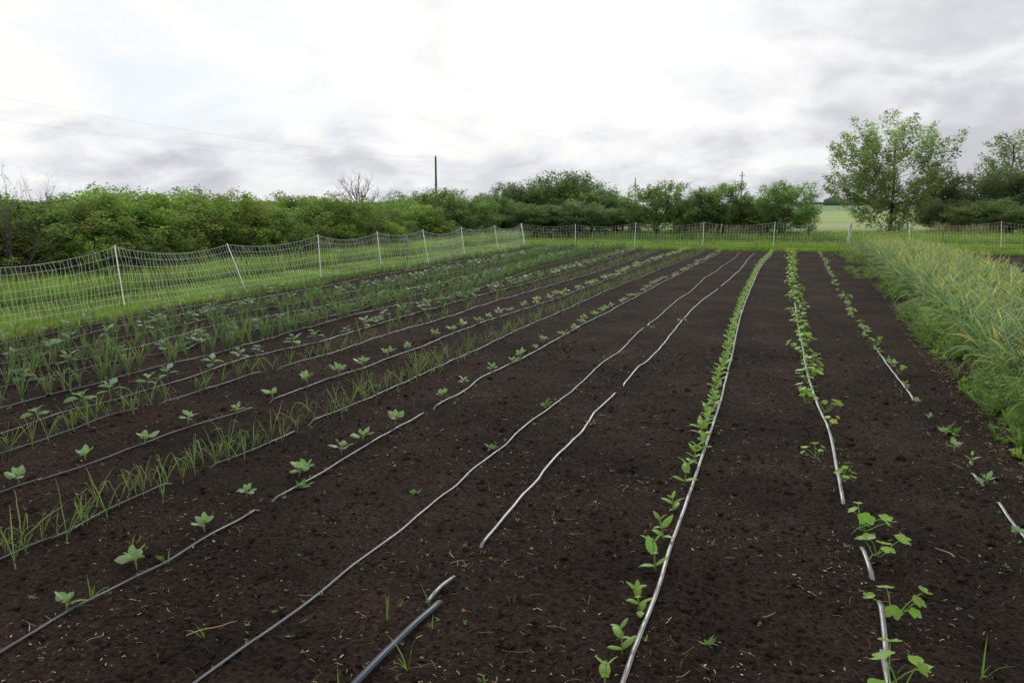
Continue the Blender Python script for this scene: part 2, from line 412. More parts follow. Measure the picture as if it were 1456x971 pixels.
TL = {
 1: ('pale drip line half buried beside the weedy garlic edge', 'tape_pale', [((1375, 668), (1300, 570)), ((1240, 492), (1168, 362)), ((1412, 712), (1400, 697))]),
 2: ('pale striped drip line running through the squash vines', 'tape_pale', [((1248, 850), (1240, 828)), ((1222, 772), (1212, 722)), ((1131, 430), (1125, 360))]),
 3: ('pale striped drip line beside the row of young zinnia-like seedlings', 'tape_pale', []),
 4: ('pale drip line ending at a torn buried end in bare soil', 'tape', [((655, 810), (682, 783)), ((877, 557), (886, 549)), ((1026, 408), (1022, 411))]),
 5: ('grey drip line on bare soil left of the torn line', 'tape', [((918, 466), (921, 464))]),
 6: ('grey drip line crossing the lower left corner beside brassica seedlings', 'tape', [((608, 587), (615, 583)), ((371, 721), (382, 716))]),
 7: ('grey drip line half buried along the sprawling nearest onion row', 'tape', [((290, 665), (250, 685)), ((440, 604), (428, 610))]),
 8: ('grey drip line of the sparse seedling row behind the nearest onions', 'tape', [((378, 575), (368, 579))]),
 9: ('grey drip line along the second onion row from the camera', 'tape', [((380, 529), (392, 526)), ((205, 582), (218, 577))]),
 10: ('grey drip line among tall brassica seedlings behind the second onion row', 'tape', []),
 11: ('grey drip line along the thick blue-green onion row in mid bed', 'tape', []),
 12: ('thin grey drip line, fifth from the net fence', 'tape', []),
 13: ('thin grey drip line, fourth from the net fence', 'tape', []),
 14: ('thin grey drip line, third from the net fence', 'tape', []),
 15: ('thin grey drip line, second from the net fence', 'tape', []),
 16: ('thin grey drip line nearest the net fence on the left', 'tape', []),
}
for i in T:
    lab, mt, gaps = TL[i]
    w = {1: .0105, 2: .0125, 3: .0110, 4: .0100, 5: .0080, 6: .0080}.get(i, .0066)
    if 5 <= i <= 9: mt = 'tape_dark'
    tape(i, T[i], gaps, lab, mt, w=w, extend=(i != 4), wob=0.006, lift=0.012 if i < 6 else 0.017)
# the two loose pieces in the foreground
def loose(px, w, mat, label, name, open_end=False):
    pts = [Vector((gp(x, y).x, gp(x, y).y, 0)) for x, y in px]; path = catmull(pts, 0.03); mb = MB()
    P = []
    for i, p in enumerate(path): P.append(Vector((p.x, p.y, hbig(p.x, p.y) + 0.022)))
    n = 18
    for i, p in enumerate(P):
        t = (P[min(i + 1, len(P) - 1)] - P[max(i - 1, 0)]).normalized(); u = Vector((t.y, -t.x, 0)).normalized(); up = u.cross(t)
        k = 1.0 if open_end else (0.55 + 0.45 * math.sin(math.pi * min(1, max(0.0, i / len(P) * .8 + .1))))
        for j in range(n + 1):
            a = 2 * math.pi * j / n
            ww = w * k * (1 + 0.03 * math.cos(a * 6))
            mb.vert(p + u * math.cos(a) * ww + up * math.sin(a) * ww * 0.72, (math.cos(a) * .5 + .5, .5, 0))
    for i in range(len(P) - 1):
        for j in range(n):
            q = i * (n + 1) + j; mb.f.append((q, q + n + 1, q + n + 2, q + 1))
    o = mb.build(name, M[mat]); sm = o.modifiers.new('wall', 'SOLIDIFY'); sm.thickness = 0.0015; sm.offset = -1
    tag(o, label, 'hose')
loose([(440, 1040), (510, 971), (560, 920), (625, 860)], 0.0165, 'hose', 'dark blue-grey hose with open end at bottom centre', 'supply_hose', True)
loose([(606, 862), (618, 846), (630, 834), (646, 822)], 0.012, 'tape', 'short torn scrap of grey drip line beyond the dark hose end', 'drip_line_scrap')

def line_x(idx, y):
    P = LINES[idx]
    for a, b in zip(P, P[1:]):
        if a.y <= y <= b.y:
            k = (y - a.y) / max(1e-6, b.y - a.y); return a.x + (b.x - a.x) * k
    a, b = P[-2], P[-1]
    return P[0].x if y < P[0].y else b.x

# ------------------------------------------------------------------ plant prototypes
def g_(c, v=0.15): 
    k = 1 + R.uniform(-v, v); return (c[0] * k * R.uniform(.93, 1.07), c[1] * k, c[2] * k * R.uniform(.85, 1.15))
def onion_proto(kind):
    mb = MB(); sh = MB()
    n = R.randint(3, 5) if kind == 'thick' else R.randint(2, 5)
    nb = 2 if kind == 'thick' else 1
    for q in range(nb):
        bx, by = (R.uniform(-.02, .02), R.uniform(-.02, .02)) if q else (0, 0)
        sh.tube([(bx, by, -.02), (bx, by, 0.05)], [0.006, 0.005] if kind == 'thick' else [.0035, .003], 5, (.30, .36, .20), (.15, .26, .10))
        for i in range(n):
            az = R.uniform(0, 6.28)
            Ln = R.uniform(.20, .37) if kind == 'thick' else R.uniform(.15, .34)
            r0 = R.uniform(.0036, .0052) if kind == 'thick' else R.uniform(.0019, .0030)
            el = rad(R.uniform(72, 89)) if kind == 'thick' else rad(R.uniform(55, 86))
            kink = R.random() < (0.15 if kind == 'thick' else 0.45); kp = R.uniform(.4, .8)
            pts = [Vector((bx, by, 0.03))]; seg = 7
            for k in range(seg):
                t = (k + 1) / seg
                e = el - (rad(R.uniform(8, 25)) * t if kind == 'thick' else rad(35) * t * R.random())
                if kink and t > kp: e = el - rad(R.uniform(95, 150)) * min(1, (t - kp) / 0.2)
                pts.append(pts[-1] + Vector((math.cos(az) * math.cos(e), math.sin(az) * math.cos(e), math.sin(e))) * (Ln / seg))
            pts = [Vector((p.x, p.y, max(p.z, 0.008))) for p in pts]
            base = g_((.18, .30, .10) if kind == 'thick' else (.21, .34, .09), .2)
            tip = base if R.random() < .75 else (.40, .38, .16)
            rr = [r0 * (0.75 + 0.4 * math.sin(math.pi * (k / seg) * .9)) * (1 - (k / seg) ** 3 * .85) for k in range(seg + 1)]
            mb.tube(pts, rr, 5 if kind == 'thick' else 4, base, tip)
    return Proto('onion_plant', [('sheath', sh, M['onion']), ('leaves', mb, M['onion'])])
ONION_T = [onion_proto('thick') for _ in range(9)]
ONION_N = [onion_proto('thin') for _ in range(11)]

def kale_proto(big=1.0):
    st = MB(); parts = [['stem', st, M['crop']]]
    hs = R.uniform(.05, .09) * big
    st.tube([(0, 0, -.02), (R.uniform(-.01, .01), R.uniform(-.01, .01), hs)], [.0045, .0035], 6, (.28, .26, .20), (.20, .30, .13))
    n = R.randint(5, 7); a0 = R.uniform(0, 6.28)
    for i in range(n):
        mb = MB(); az = a0 + i * 2.4; k = i / n
        Ln = (0.108 - .04 * k) * R.uniform(.75, 1.25) * big
        col = g_((.16, .29, .11), .2)
        mb.leaf((0, 0, hs * (.55 + .45 * k)), az, rad(R.uniform(42, 60) + 26 * k), Ln, Ln * R.uniform(.45, .65), rad(R.uniform(35, 95) * (1 - .4 * k)), 'broad', R.uniform(.1, .5), 8, (.25, .36, .17), col, R.uniform(-.6, .6), (.30, .42, .22), .16)
        parts.append(['leaf', mb, M['crop']])
    return Proto('brassica_seedling', parts)
KALE = [kale_proto() for _ in range(8)]
def tall_brassica():
    st = MB(); parts = [['stem', st, M['crop']]]
    hs = R.uniform(.12, .2)
    st.tube([(0, 0, -.02), (R.uniform(-.02, .02), R.uniform(-.02, .02), hs)], [.006, .004], 6, (.22, .26, .14), (.16, .30, .10))
    n = R.randint(6, 9); a0 = R.uniform(0, 6.28)
    for i in range(n):
        mb = MB(); az = a0 + i * 2.4; k = i / n
        Ln = (0.17 - .06 * k) * R.uniform(.8, 1.2)
        pale = R.random() < .3
        col = g_((.22, .33, .22) if pale else (.12, .24, .08), .15)
        mb.leaf((0, 0, hs * (.5 + .5 * k)), az, rad(35 + 35 * k), Ln, Ln * R.uniform(.45, .6), rad(R.uniform(45, 90)), 'broad', R.uniform(.1, .35), 7, col, col, R.uniform(-.4, .4), None, .1)
        parts.append(['leaf', mb, M['crop']])
    return Proto('brassica_plant', parts)
TALL = [tall_brassica() for _ in range(7)]
def zinnia_proto():
    st = MB(); parts = [['stem', st, M['crop']]]
    hs = R.uniform(.10, .15); lx, ly = R.uniform(-.02, .02), R.uniform(-.02, .02)
    st.tube([(0, 0, -.02), (lx * .5, ly * .5, hs * .5), (lx, ly, hs)], [.004, .0035, .002], 6, (.30, .30, .16), (.2, .38, .08))
    nl = R.randint(3, 4); a0 = R.uniform(0, 3.14)
    for i in range(nl):
        for sd in (0, 1):
            mb = MB(); k = (i + .6) / nl
            Ln = R.uniform(.065, .088) * (1.05 - .3 * abs(k - .6)) * (.72 if i == nl - 1 else 1)
            col = g_((.19, .36, .055), .14)
            mb.leaf((lx * k, ly * k, hs * k), a0 + i * 1.57 + sd * math.pi + R.uniform(-.2, .2), rad(30 + 30 * k), Ln, Ln * R.uniform(.40, .5), rad(R.uniform(25, 60)), 'oval', R.uniform(.25, .5), 6, col, col, R.uniform(-.25, .25), (.30, .46, .12), .05)
            parts.append(['leaf', mb, M['crop']])
    return Proto('flower_seedling', parts)
ZIN = [zinnia_proto() for _ in range(9)]
def squash_proto(nl):
    st = MB(); parts = [['vine', st, M['crop']]]
    a0 = R.uniform(0, 6.28); vl = R.uniform(.06, .16)
    vine = [Vector((0, 0, -.01)), Vector((math.cos(a0) * vl * .4, math.sin(a0) * vl * .4, .05)), Vector((math.cos(a0) * vl, math.sin(a0) * vl, .04))]
    st.tube(vine, [.005, .0045, .003], 6, (.25, .36, .12))
    for i in range(nl):
        mb = MB(); az = a0 + i * 2.4 + R.uniform(-.4, .4); t = i / max(1, nl - 1)
        b = vine[1] * (1 - t) + vine[2] * t
        Ln = R.uniform(.09, .20); el = rad(R.uniform(22, 60)); pts = [b]
        for k in range(5):
            e = el + rad(14) * math.sin(k); pts.append(pts[-1] + Vector((math.cos(az) * math.cos(e), math.sin(az) * math.cos(e), math.sin(e))) * (Ln / 5))
        mb.tube(pts, [.0035, .003, .003, .0028, .0025, .002], 5, (.28, .42, .12), (.26, .42, .10))
        pt = MB(); pt.add(mb)
        col = g_((.22, .40, .055), .15)
        if R.random() < .15: col = (.38, .45, .07)
        lf = MB(); lf.disc(pts[-1], (math.cos(az) * R.uniform(.1, .7), math.sin(az) * R.uniform(.1, .7), 1), R.uniform(.032, .056), az, 5, R.uniform(-.1, .3), col)
        parts.append(['petiole', pt, M['crop']]); parts.append(['leaf', lf, M['crop']])
    return Proto('squash_plant', parts)
SQ = [squash_proto(n) for n in (4, 5, 6, 7, 5, 6, 8)]
def tuft_proto(n, h, w, col, spread=35, thick=False, name='grass_tuft'):
    mb = MB()
    for i in range(n):
        az = R.uniform(0, 6.28); L_ = h * R.uniform(.5, 1.1); c = g_(col, .2)
        mb.leaf((R.uniform(-.01, .01), R.uniform(-.01, .01), -.01), az, rad(90 - R.uniform(3, spread)), L_, w * R.uniform(.7, 1.2), rad(R.uniform(10, 80)), 'blade', .35, 5, (c[0] * .8, c[1] * .8, c[2] * .8), c, R.uniform(-.6, .6))
    return mb
def sprig(n=8, s=.05, col=(.13, .24, .06)):
    mb = MB()
    for i in range(n):
        c = g_(col, .25)
        mb.leaf((R.uniform(-.2, .2) * s, R.uniform(-.2, .2) * s, 0), R.uniform(0, 6.28), rad(R.uniform(10, 75)), s * R.uniform(.5, 1.1), s * .3, rad(R.uniform(0, 60)), 'oval', .3, 3, c)
    return mb

# ------------------------------------------------------------------ planting
def place(proto, x, y, sc, parted, dz=0.0, tl=.12):
    o = proto.make((x, y, soil_h(x, y, False) + dz), R.uniform(0, 6.28), sc, parted, (R.uniform(-tl, tl), R.uniform(-tl, tl)))
    return o
def zone(y, cuts=((7, 'nearest stretch'), (12, 'middle stretch'), (99, 'distant stretch'))):
    for c, n in cuts:
        if y < c: return n
def row_plants(idx, protos, step, off, name_desc, rowdesc, cat, group, y0=1.9, y1=None, sc=(.85, 1.15), part_to=7.0, nord=20, jit=.3, offj=.02, skip=0.0, smax=None, fixed=None, grow=0.0):
    """one row of separate plants, numbered from its near end as seen in the picture"""
    y1 = y1 or SOIL_FAR - .35
    ys = []; y = y0
    if fixed:
        for px, py in fixed:
            p = gp(px, py); ys.append((p.x, p.y))
        y = max(q[1] for q in ys) + step
    while y < y1:
        if R.random() > skip: ys.append((line_x(idx, y) + off + R.uniform(-offj, offj), y))
        y += step * R.uniform(1 - jit, 1 + jit)
    ys = [q for q in ys if seen(q[0], q[1], .08, 70)]
    ys.sort(key=lambda q: q[1]); k = 0; out = []
    for x, y in ys:
        o = place(R.choice(protos), x, y, R.uniform(*sc) * (1 + grow * y / 30), depth_of(x, y) < part_to)
        px, py, _ = proj(x, y, 0)
        vis = 0 <= px <= 1456 and py <= 975
        if vis: k += 1
        if vis and k <= nord: lab = '%s, %s from near end of %s' % (name_desc, ORDN[k], rowdesc)
        else: lab = '%s %s %s' % (name_desc, 'in the far part of' if k > nord else 'at the frame edge in', rowdesc)
        tag(o, lab, cat, group); out.append(o)
    return out

# T3: flower seedlings left of the line
fixed3 = [(858, 985), (885, 925), (912, 872), (932, 812), (945, 770), (958, 728), (972, 690), (984, 662), (998, 640)]
row_plants(3, ZIN, .17, -.055, 'bright leafy flower seedling', 'row left of squash vines', 'seedling', 'flower seedlings in the centre row', part_to=7.5, fixed=fixed3, sc=(1.05, 1.45), jit=.3, nord=26, skip=.04, grow=-.25)
# T2: squash
fixed2 = [(1232, 985), (1256, 878), (1232, 800), (1210, 760), (1196, 690), (1168, 658), (1184, 606)]
sqs = row_plants(2, SQ, .36, .0, 'squash plant with round leaves', 'the squash row', 'squash plant', 'squash plants along the striped drip line', part_to=9, fixed=fixed2, sc=(.62, 1.0), offj=.08, nord=22, grow=0, jit=.45)
# T1: small brassica seedlings next to garlic
fixed1 = [(1443, 768), (1402, 690), (1380, 663), (1358, 640), (1345, 618), (1322, 594), (1303, 574), (1288, 553), (1274, 536), (1266, 522)]
row_plants(1, KALE + ZIN[:3] + SQ[:2], .27, .0, 'low brassica seedling', 'row beside the garlic weeds', 'seedling', 'brassica seedlings beside the garlic bed', part_to=8, fixed=fixed1, sc=(.42, .9), offj=.06, nord=24, skip=.18, jit=.6)
# T6 seedlings (left of the line)
fixed6 = [(95, 872), (195, 808), (292, 755), (352, 712), (424, 676), (436, 668), (486, 645), (516, 628), (562, 606), (628, 568), (660, 548), (700, 528)]
row_plants(6, KALE, .5, -.05, 'pale green brassica seedling', 'row in lower left corner', 'seedling', 'brassica seedlings of the lower left row', part_to=9, fixed=fixed6, sc=(.75, 1.05), nord=26, skip=.12, offj=.07)
fixed8 = [(28, 692), (122, 656), (206, 632), (268, 605), (337, 590), (388, 568), (437, 548), (482, 536), (516, 525), (552, 508), (582, 498), (620, 480), (645, 473)]
row_plants(8, KALE, .45, -.05, 'small brassica seedling', 'row behind the nearest onions', 'seedling', 'brassica seedlings behind the nearest onion row', part_to=9.5, fixed=fixed8, sc=(.85, 1.15), nord=26, offj=.06, grow=.2)
row_plants(10, TALL, .52, -.04, 'tall leafy brassica', 'row behind the second onion row', 'brassica plant', 'tall brassica plants in the mid bed', part_to=9.5, sc=(.75, 1.05), nord=22, y0=2.5, offj=.08)
row_plants(12, TALL, .55, -.05, 'broad-leaved brassica', 'row behind the thick blue-green onions', 'brassica plant', 'brassica plants behind the thick onions', part_to=0, sc=(.8, 1.1), nord=20, y0=5, offj=.1)
row_plants(14, TALL, .55, -.05, 'dark green brassica', 'third row from the fence', 'brassica plant', 'brassica plants in the third row from the fence', part_to=0, sc=(.85, 1.15), nord=16, y0=5, offj=.1)
row_plants(16, TALL, .42, -.1, 'bushy brassica', 'the row nearest the net fence', 'brassica plant', 'brassica plants nearest the fence', part_to=0, sc=(.85, 1.15), nord=16, y0=5, offj=.1)

# onions: the nearest 300 individually, the rest as one mass
cand = []
def onion_row(idx, protos, step, off, y0, y1, desc, sc, skip=0.0, offj=.05, nord=20):
    y = y0
    while y < y1:
        k = R.randint(1, 3 if y < 9 else 1) if protos is ONION_N else R.randint(1, 2)
        if R.random() > skip:
            for _ in range(k):
                x = line_x(idx, y) + off + R.gauss(0, offj); yy = y + R.uniform(-.05, .05)
                if seen(x, yy, .15, 60) and yy < SOIL_FAR - .3: cand.append((depth_of(x, yy), x, yy, idx, protos, desc, R.uniform(*sc)))
        y += step * R.uniform(.6, 1.4)
onion_row(7, ONION_N, .105, -.04, 1.9, SOIL_FAR, ('thin sprawling onion plant', 'the nearest onion row'), (.6, 1.2), .06, .07)
onion_row(9, ONION_N, .15, -.03, 2.5, SOIL_FAR, ('slender onion plant', 'the second onion row'), (.75, 1.15), .08, .05)
onion_row(11, ONION_T, .20, -.03, 3.5, SOIL_FAR, ('upright blue-green onion', 'the thick onion row'), (.8, 1.1), .04, .035)
onion_row(12, ONION_T, .23, .0, 3.5, SOIL_FAR, ('blue-green onion plant', 'mixed row behind the thick onions'), (.75, 1.0), .06, .05)
onion_row(13, ONION_T, .2, -.03, 3.5, SOIL_FAR, ('small upright onion plant', 'fourth row from the fence'), (.75, 1.0), .05, .05)
onion_row(14, ONION_T, .3, .0, 3.5, SOIL_FAR, ('small onion plant', 'third row from the fence'), (.7, .95), .1, .06)
onion_row(15, ONION_T, .2, -.03, 3.5, SOIL_FAR, ('small upright onion plant', 'second row from the fence'), (.75, 1.0), .05, .05)
onion_row(10, ONION_T, .3, .0, 12, SOIL_FAR, ('small upright onion plant', 'row behind the second onion row'), (.7, .9), .1, .06)
cand.sort(key=lambda c: c[0])
cnt = {}; mass = MB(); nind = 0
for d, x, y, idx, protos, (nm, rd), sc in cand:
    p = R.choice(protos)
    px, py, _ = proj(x, y, 0); vis = 0 <= px <= 1456 and py <= 975
    if nind < 298:
        o = place(p, x, y, sc, d < 6.0, tl=.15); nind += 1
        if vis: cnt[idx] = cnt.get(idx, 0) + 1
        k = cnt.get(idx, 0)
        if vis and k <= 30: lab = '%s, %s from near end of %s' % (nm, ORDN[k], rd)
        elif vis: lab = '%s further along %s' % (nm, rd)
        else: lab = '%s at the frame edge in %s' % (nm, rd)
        tag(o, lab, 'onion', 'onions of %s' % rd)
    else:
        if not hasattr(p, '_m'): p._m = p.merged()
        mass.add(p._m, Matrix.Translation((x, y, soil_h(x, y, False))) @ Matrix.Rotation(R.uniform(0, 6.28), 4, 'Z') @ Matrix.Scale(sc, 4))
tag(mass.build('onion_rows', M['onion']), 'distant rows of small blue-green onions in front of the net fence', 'onions', kind='stuff')

# ------------------------------------------------------------------ garlic bed
def garlic_proto():
    mb = MB(); st = MB()
    hs = R.uniform(.16, .26)
    st.tube([(0, 0, -.02), (R.uniform(-.01, .01), R.uniform(-.01, .01), hs)], [.009, .007], 6, (.30, .33, .18), (.16, .24, .11))
    n = R.randint(6, 8); a0 = R.uniform(0, 3.14)
    for i in range(n):
        k = i / n; az = a0 + (i % 2) * math.pi + R.uniform(-.7, .7)
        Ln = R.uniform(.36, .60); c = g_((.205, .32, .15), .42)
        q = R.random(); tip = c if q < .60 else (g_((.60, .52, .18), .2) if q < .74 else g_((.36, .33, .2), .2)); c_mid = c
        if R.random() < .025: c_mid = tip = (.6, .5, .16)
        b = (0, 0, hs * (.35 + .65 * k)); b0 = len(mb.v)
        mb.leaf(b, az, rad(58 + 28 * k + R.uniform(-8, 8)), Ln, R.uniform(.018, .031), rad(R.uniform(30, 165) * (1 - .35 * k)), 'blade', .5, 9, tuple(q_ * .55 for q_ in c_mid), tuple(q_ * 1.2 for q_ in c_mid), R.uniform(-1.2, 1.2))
        if tip is not c:
            ts = R.uniform(.62, .88)
            for r_ in range(10):
                t = r_ / 9
                if t > ts:
                    for z in range(3): mb.c[b0 + r_ * 3 + z] = tip
    return Proto('garlic_plant', [('stalk', st, M['garlic']), ('leaves', mb, M['garlic'])])
GAR = [garlic_proto() for _ in range(12)]
def gx0(y):   # left edge of the garlic bed along its length, read off the photo
    tab = [(3, 2.08), (5, 2.10), (8, 2.15), (12, 2.25), (20, 2.45), (33, 2.7)]
    for (a, b), (c, d) in zip(tab, tab[1:]):
        if y <= c: return b + (d - b) * max(0, (y - a)) / (c - a)
    return tab[-1][1]
gl = []
y = 3.2
while y < SOIL_FAR - .5:
    x = gx0(y) + .1
    while x < 4.75:
        xx = x + R.gauss(0, .035); yy = y + R.uniform(-.06, .06)
        if seen(xx, yy, .5, 80): gl.append((depth_of(xx, yy), xx, yy))
        x += .19
    y += .15 if y < 12 else .17
gl.sort(); gm = MB(); gk = 0
for i, (d, x, y) in enumerate(gl):
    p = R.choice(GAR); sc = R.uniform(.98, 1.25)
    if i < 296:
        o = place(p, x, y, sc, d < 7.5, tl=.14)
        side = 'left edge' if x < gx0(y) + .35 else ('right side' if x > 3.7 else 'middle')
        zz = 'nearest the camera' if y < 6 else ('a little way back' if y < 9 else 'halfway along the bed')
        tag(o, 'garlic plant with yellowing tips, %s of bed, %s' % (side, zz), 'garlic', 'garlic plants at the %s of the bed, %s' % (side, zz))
    else:
        if not hasattr(p, '_m'): p._m = p.merged()
        k = R.uniform(.85, 1.15); sc = R.uniform(1.02, 1.28)
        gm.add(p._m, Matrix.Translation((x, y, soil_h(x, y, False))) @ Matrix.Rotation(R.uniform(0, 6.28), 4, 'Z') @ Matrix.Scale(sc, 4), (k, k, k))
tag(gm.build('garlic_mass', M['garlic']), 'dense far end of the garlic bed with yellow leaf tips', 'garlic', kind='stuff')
print('garlic', len(gl), 'onion', len(cand))

# ------------------------------------------------------------------ weeds along the garlic edge, seedlings in the soil, grass
def feathery(h=.35):
    mb = MB()
    for s_ in range(7):
        az = R.uniform(0, 6.28); el = rad(R.uniform(50, 85)); c = g_((.18, .30, .065), .25); P = [Vector((0, 0, 0))]
        for k in range(6):
            e = el - rad(25) * k / 6; P.append(P[-1] + Vector((math.cos(az) * math.cos(e), math.sin(az) * math.cos(e), math.sin(e))) * h * R.uniform(.8, 1) / 6)
        mb.tube(P, .0016, 3, c, cap=False)
        for k in range(1, 7):
            for z in range(4):
                mb.leaf(P[k], R.uniform(0, 6.28), rad(R.uniform(5, 60)), h * R.uniform(.1, .26), .006, rad(20), 'blade', .2, 2, c, (c[0] * 1.1, c[1] * 1.15, c[2]))
    return mb
FE = [feathery(h) for h in (.32, .26, .38, .3)]
BW = [sprig(16, .14, (.17, .30, .06)) for _ in range(4)]
TF = [tuft_proto(14, .24, .008, (.14, .25, .05)) for _ in range(4)]
wm = MB(); nw = 0
y = 3.0
while y < SOIL_FAR - .2:
    for _ in range(5):
        e = gx0(y); x = e + R.gauss(-.10, .17) + (.10 if y < 7 else 0)
        # broad bulges of weeds as in the photo
        if 12 < y < 19: x -= .12
        if y > 22: x -= R.random() * .5
        if not seen(x, y, .2, 60): continue
        if x < e - .45 and y < 20: continue
        p = R.choice(FE + FE + TF + BW) if y < 22 else R.choice(BW + TF + FE)
        if noise.noise(Vector((x * .7, y * 1.1, 2))) < -.18 and x < e - .02: continue
        sc = R.uniform(.45, 1.15) * (1 if x > e - .2 else .6) * (1.1 if y > 20 else (1.45 if 7 < y < 15 else 1.1)); k = R.uniform(.75, 1.25)
        wm.add(p, Matrix.Translation((x, y + R.uniform(-.05, .05), soil_h(x, y, False))) @ Matrix.Rotation(R.uniform(0, 6.28), 4, 'Z') @ Matrix.Scale(sc, 4), (k, k, k)); nw += 1
    y += .075 if y < 14 else .12
tag(wm.build('edge_weeds', M['grass']), 'feathery green weeds along the left edge of the garlic bed', 'weeds', kind='stuff')
print('weeds', nw, len(wm.f))

# tiny self-sown sprouts
sm = MB(); SP = [sprig(R.randint(3, 7), R.uniform(.02, .04)) for _ in range(8)] + [tuft_proto(R.randint(2, 4), R.uniform(.04, .09), .004, (.15, .26, .06)) for _ in range(4)]
for _ in range(1500):
    y = 2.2 + 16 * R.random() ** 1.6; x = R.uniform(-9, 2.0)
    on = R.random() < .72
    if on: i = R.choice([7, 7, 9, 9, 6, 8, 5, 1, 1, 2, 4, 10, 11]); x = line_x(i, y) + R.gauss(0, .07)
    if not seen(x, y, 0, 20): continue
    sm.add(R.choice(SP), Matrix.Translation((x, y, soil_h(x, y))) @ Matrix.Rotation(R.uniform(0, 6.28), 4, 'Z') @ Matrix.Scale(R.uniform(.5, 1.1), 4))
tag(sm.build('weed_sprouts', M['grass']), 'tiny green weed sprouts scattered over the dark soil', 'weeds', kind='stuff')

# single grass tufts that stand out in the foreground
for (px, py, h, n, lab) in [(552, 880, .14, 3, 'bent pale grass tuft above the dark hose'), (580, 950, .19, 4, 'tall grass blades crossing the dark hose'),
        (612, 858, .16, 4, 'green grass tuft at the torn drip line scrap'), (432, 985, .15, 3, 'grass blades at the bottom edge left of the dark hose'),
        (484, 990, .15, 2, 'thin upright grass shoot at the bottom edge beside the dark hose'), (290, 905, .13, 5, 'spreading grass tuft with dry straw between two grey drip lines'),
        (236, 800, .16, 5, 'grass tuft touching the lower left drip line'), (1396, 968, .17, 3, 'lone grass blades in the bare soil at the lower right'),
        (190, 775, .12, 4, 'small grass tuft behind the lower left drip line'), (130, 855, .14, 4, 'thin grass growing behind the leftmost large seedling'),
        (568, 862, .07, 2, 'short grass shoot left of the torn scrap')]:
    p = gp(px, py); o = tuft_proto(n, h, .008, (.17, .30, .06), 30).build('grass_tuft', M['grass']); o.location = (p.x, p.y, soil_h(p.x, p.y)); tag(o, lab, 'grass tuft')
# clusters of small weeds
for (px, py, s_, lab) in [(776, 578, .10, 'bushy little weed on the left grey line in bare soil'), (698, 640, .07, 'small green weed left of the long grey drip line'),
        (590, 702, .06, 'tiny green weed in open soil between two drip lines'), (1007, 918, .05, 'tiny green sprout between zinnia-like row and squash row'),
        (841, 602, .07, 'small weed beside the pale torn drip line'), (970, 455, .10, 'low weed leaning on the pale torn drip line farther back'), (928, 466, .07, 'small weed at the gap of the long grey drip line'),
        (1350, 615, .15, 'leafy weed clump near the right-hand drip line'), (430, 690, .08, 'leafy weed at the lower left drip line')]:
    p = gp(px, py); o = sprig(14, s_).build('weed', M['grass']); o.location = (p.x, p.y, soil_h(p.x, p.y)); tag(o, lab, 'weed')

# litter: straw and wood chips
lm = MB()
for _ in range(16000):
    x, y = wedge(2.0, 13, 1.5)
    edge_ = R.random() < .26
    if edge_: y = 3 + 11 * R.random() ** 1.3; x = gx0(y) - R.uniform(-.1, .55)
    if (not edge_ and noise.noise(Vector((x * 1.2, y * 1.2, 0))) < R.uniform(-.3, .35)) or not seen(x, y, 0, 20): continue
    q = R.random(); z = soil_h(x, y) + .004; az = R.uniform(0, 6.28)
    if q < .80:
        Ln = R.uniform(.006, .03) if R.random() < .92 else R.uniform(.03, .09); bend = R.uniform(-1, 1)
        c = g_((.42, .30, .16), .3) if edge_ and R.random() < .5 else g_(R.choice([(.20, .12, .07), (.13, .075, .045), (.34, .23, .14), (.17, .10, .06), (.45, .36, .25)]), .3)
        P = []; a = az; p = Vector((x, y, z)); Ln *= 1.25
        for k in range(4): P.append(p.copy()); a += bend * .35; p = p + Vector((math.cos(a), math.sin(a), 0)) * Ln / 3; p.z = z + R.uniform(0, .006)
        lm.tube(P, R.uniform(.0006, .0017), 3, c, cap=False)
    else:
        Ln = R.uniform(.007, .024); c = g_(R.choice([(.36, .24, .13), (.24, .13, .07), (.34, .29, .22)]), .3)
        lm.leaf((x, y, z + .002), az, rad(R.uniform(-10, 30)), Ln, Ln * R.uniform(.3, .6), rad(20), 'oval', .4, 2, c)
tag(lm.build('plant_litter', M['litter']), 'bits of straw and wood chip scattered over the soil', 'litter', kind='stuff')
# pale straws at the right weeds edge
# a handful of conspicuous twigs
for (px, py, ln, az, c, lab) in [(1357, 795, .13, 1.5, (.5, .42, .34), 'pale curved twig lying alone in the right-hand soil'), (795, 739, .10, .3, (.16, .10, .06), 'short brown twig below the torn drip line end'),
        (265, 905, .22, .8, (.40, .28, .16), 'dry straw stalk beside the grass tuft between grey drip lines'), (1083, 882, .09, .1, (.30, .20, .12), 'brown twig in soil between the two middle plant rows'),
        (1280, 712, .07, -.6, (.36, .26, .18), 'small pale twig right of the squash row'), (640, 800, .09, 1.2, (.26, .16, .10), 'crumpled brown stalk below the end of the torn drip line'),
        (1455, 772, .10, .2, (.3, .2, .12), 'brown twig at the right frame edge')]:
    p = gp(px, py); mb = MB(); P = []; a = az; q = Vector((0, 0, .006))
    for k in range(7): P.append(q.copy()); a += R.uniform(-.25, .4); q = q + Vector((math.cos(a), math.sin(a), R.uniform(-.03, .06))) * ln / 6
    mb.tube(P, [.0028, .003, .0028, .0026, .0024, .002, .0012], 5, c)
    o = mb.build('twig', M['litter']); o.location = (p.x, p.y, soil_h(p.x, p.y)); tag(o, lab, 'twig')
# white plant marker
mb = MB(); mb.leaf((0, 0, -.01), 0.4, rad(84), .05, .012, 0, 'blade', .05, 3, (.8, .8, .8)); p = gp(42, 903)
o = mb.build('plant_marker', M['tag']); o.location = (p.x, p.y, soil_h(p.x, p.y)); tag(o, 'small white plastic plant marker stuck beside the lower left drip line', 'plant marker')

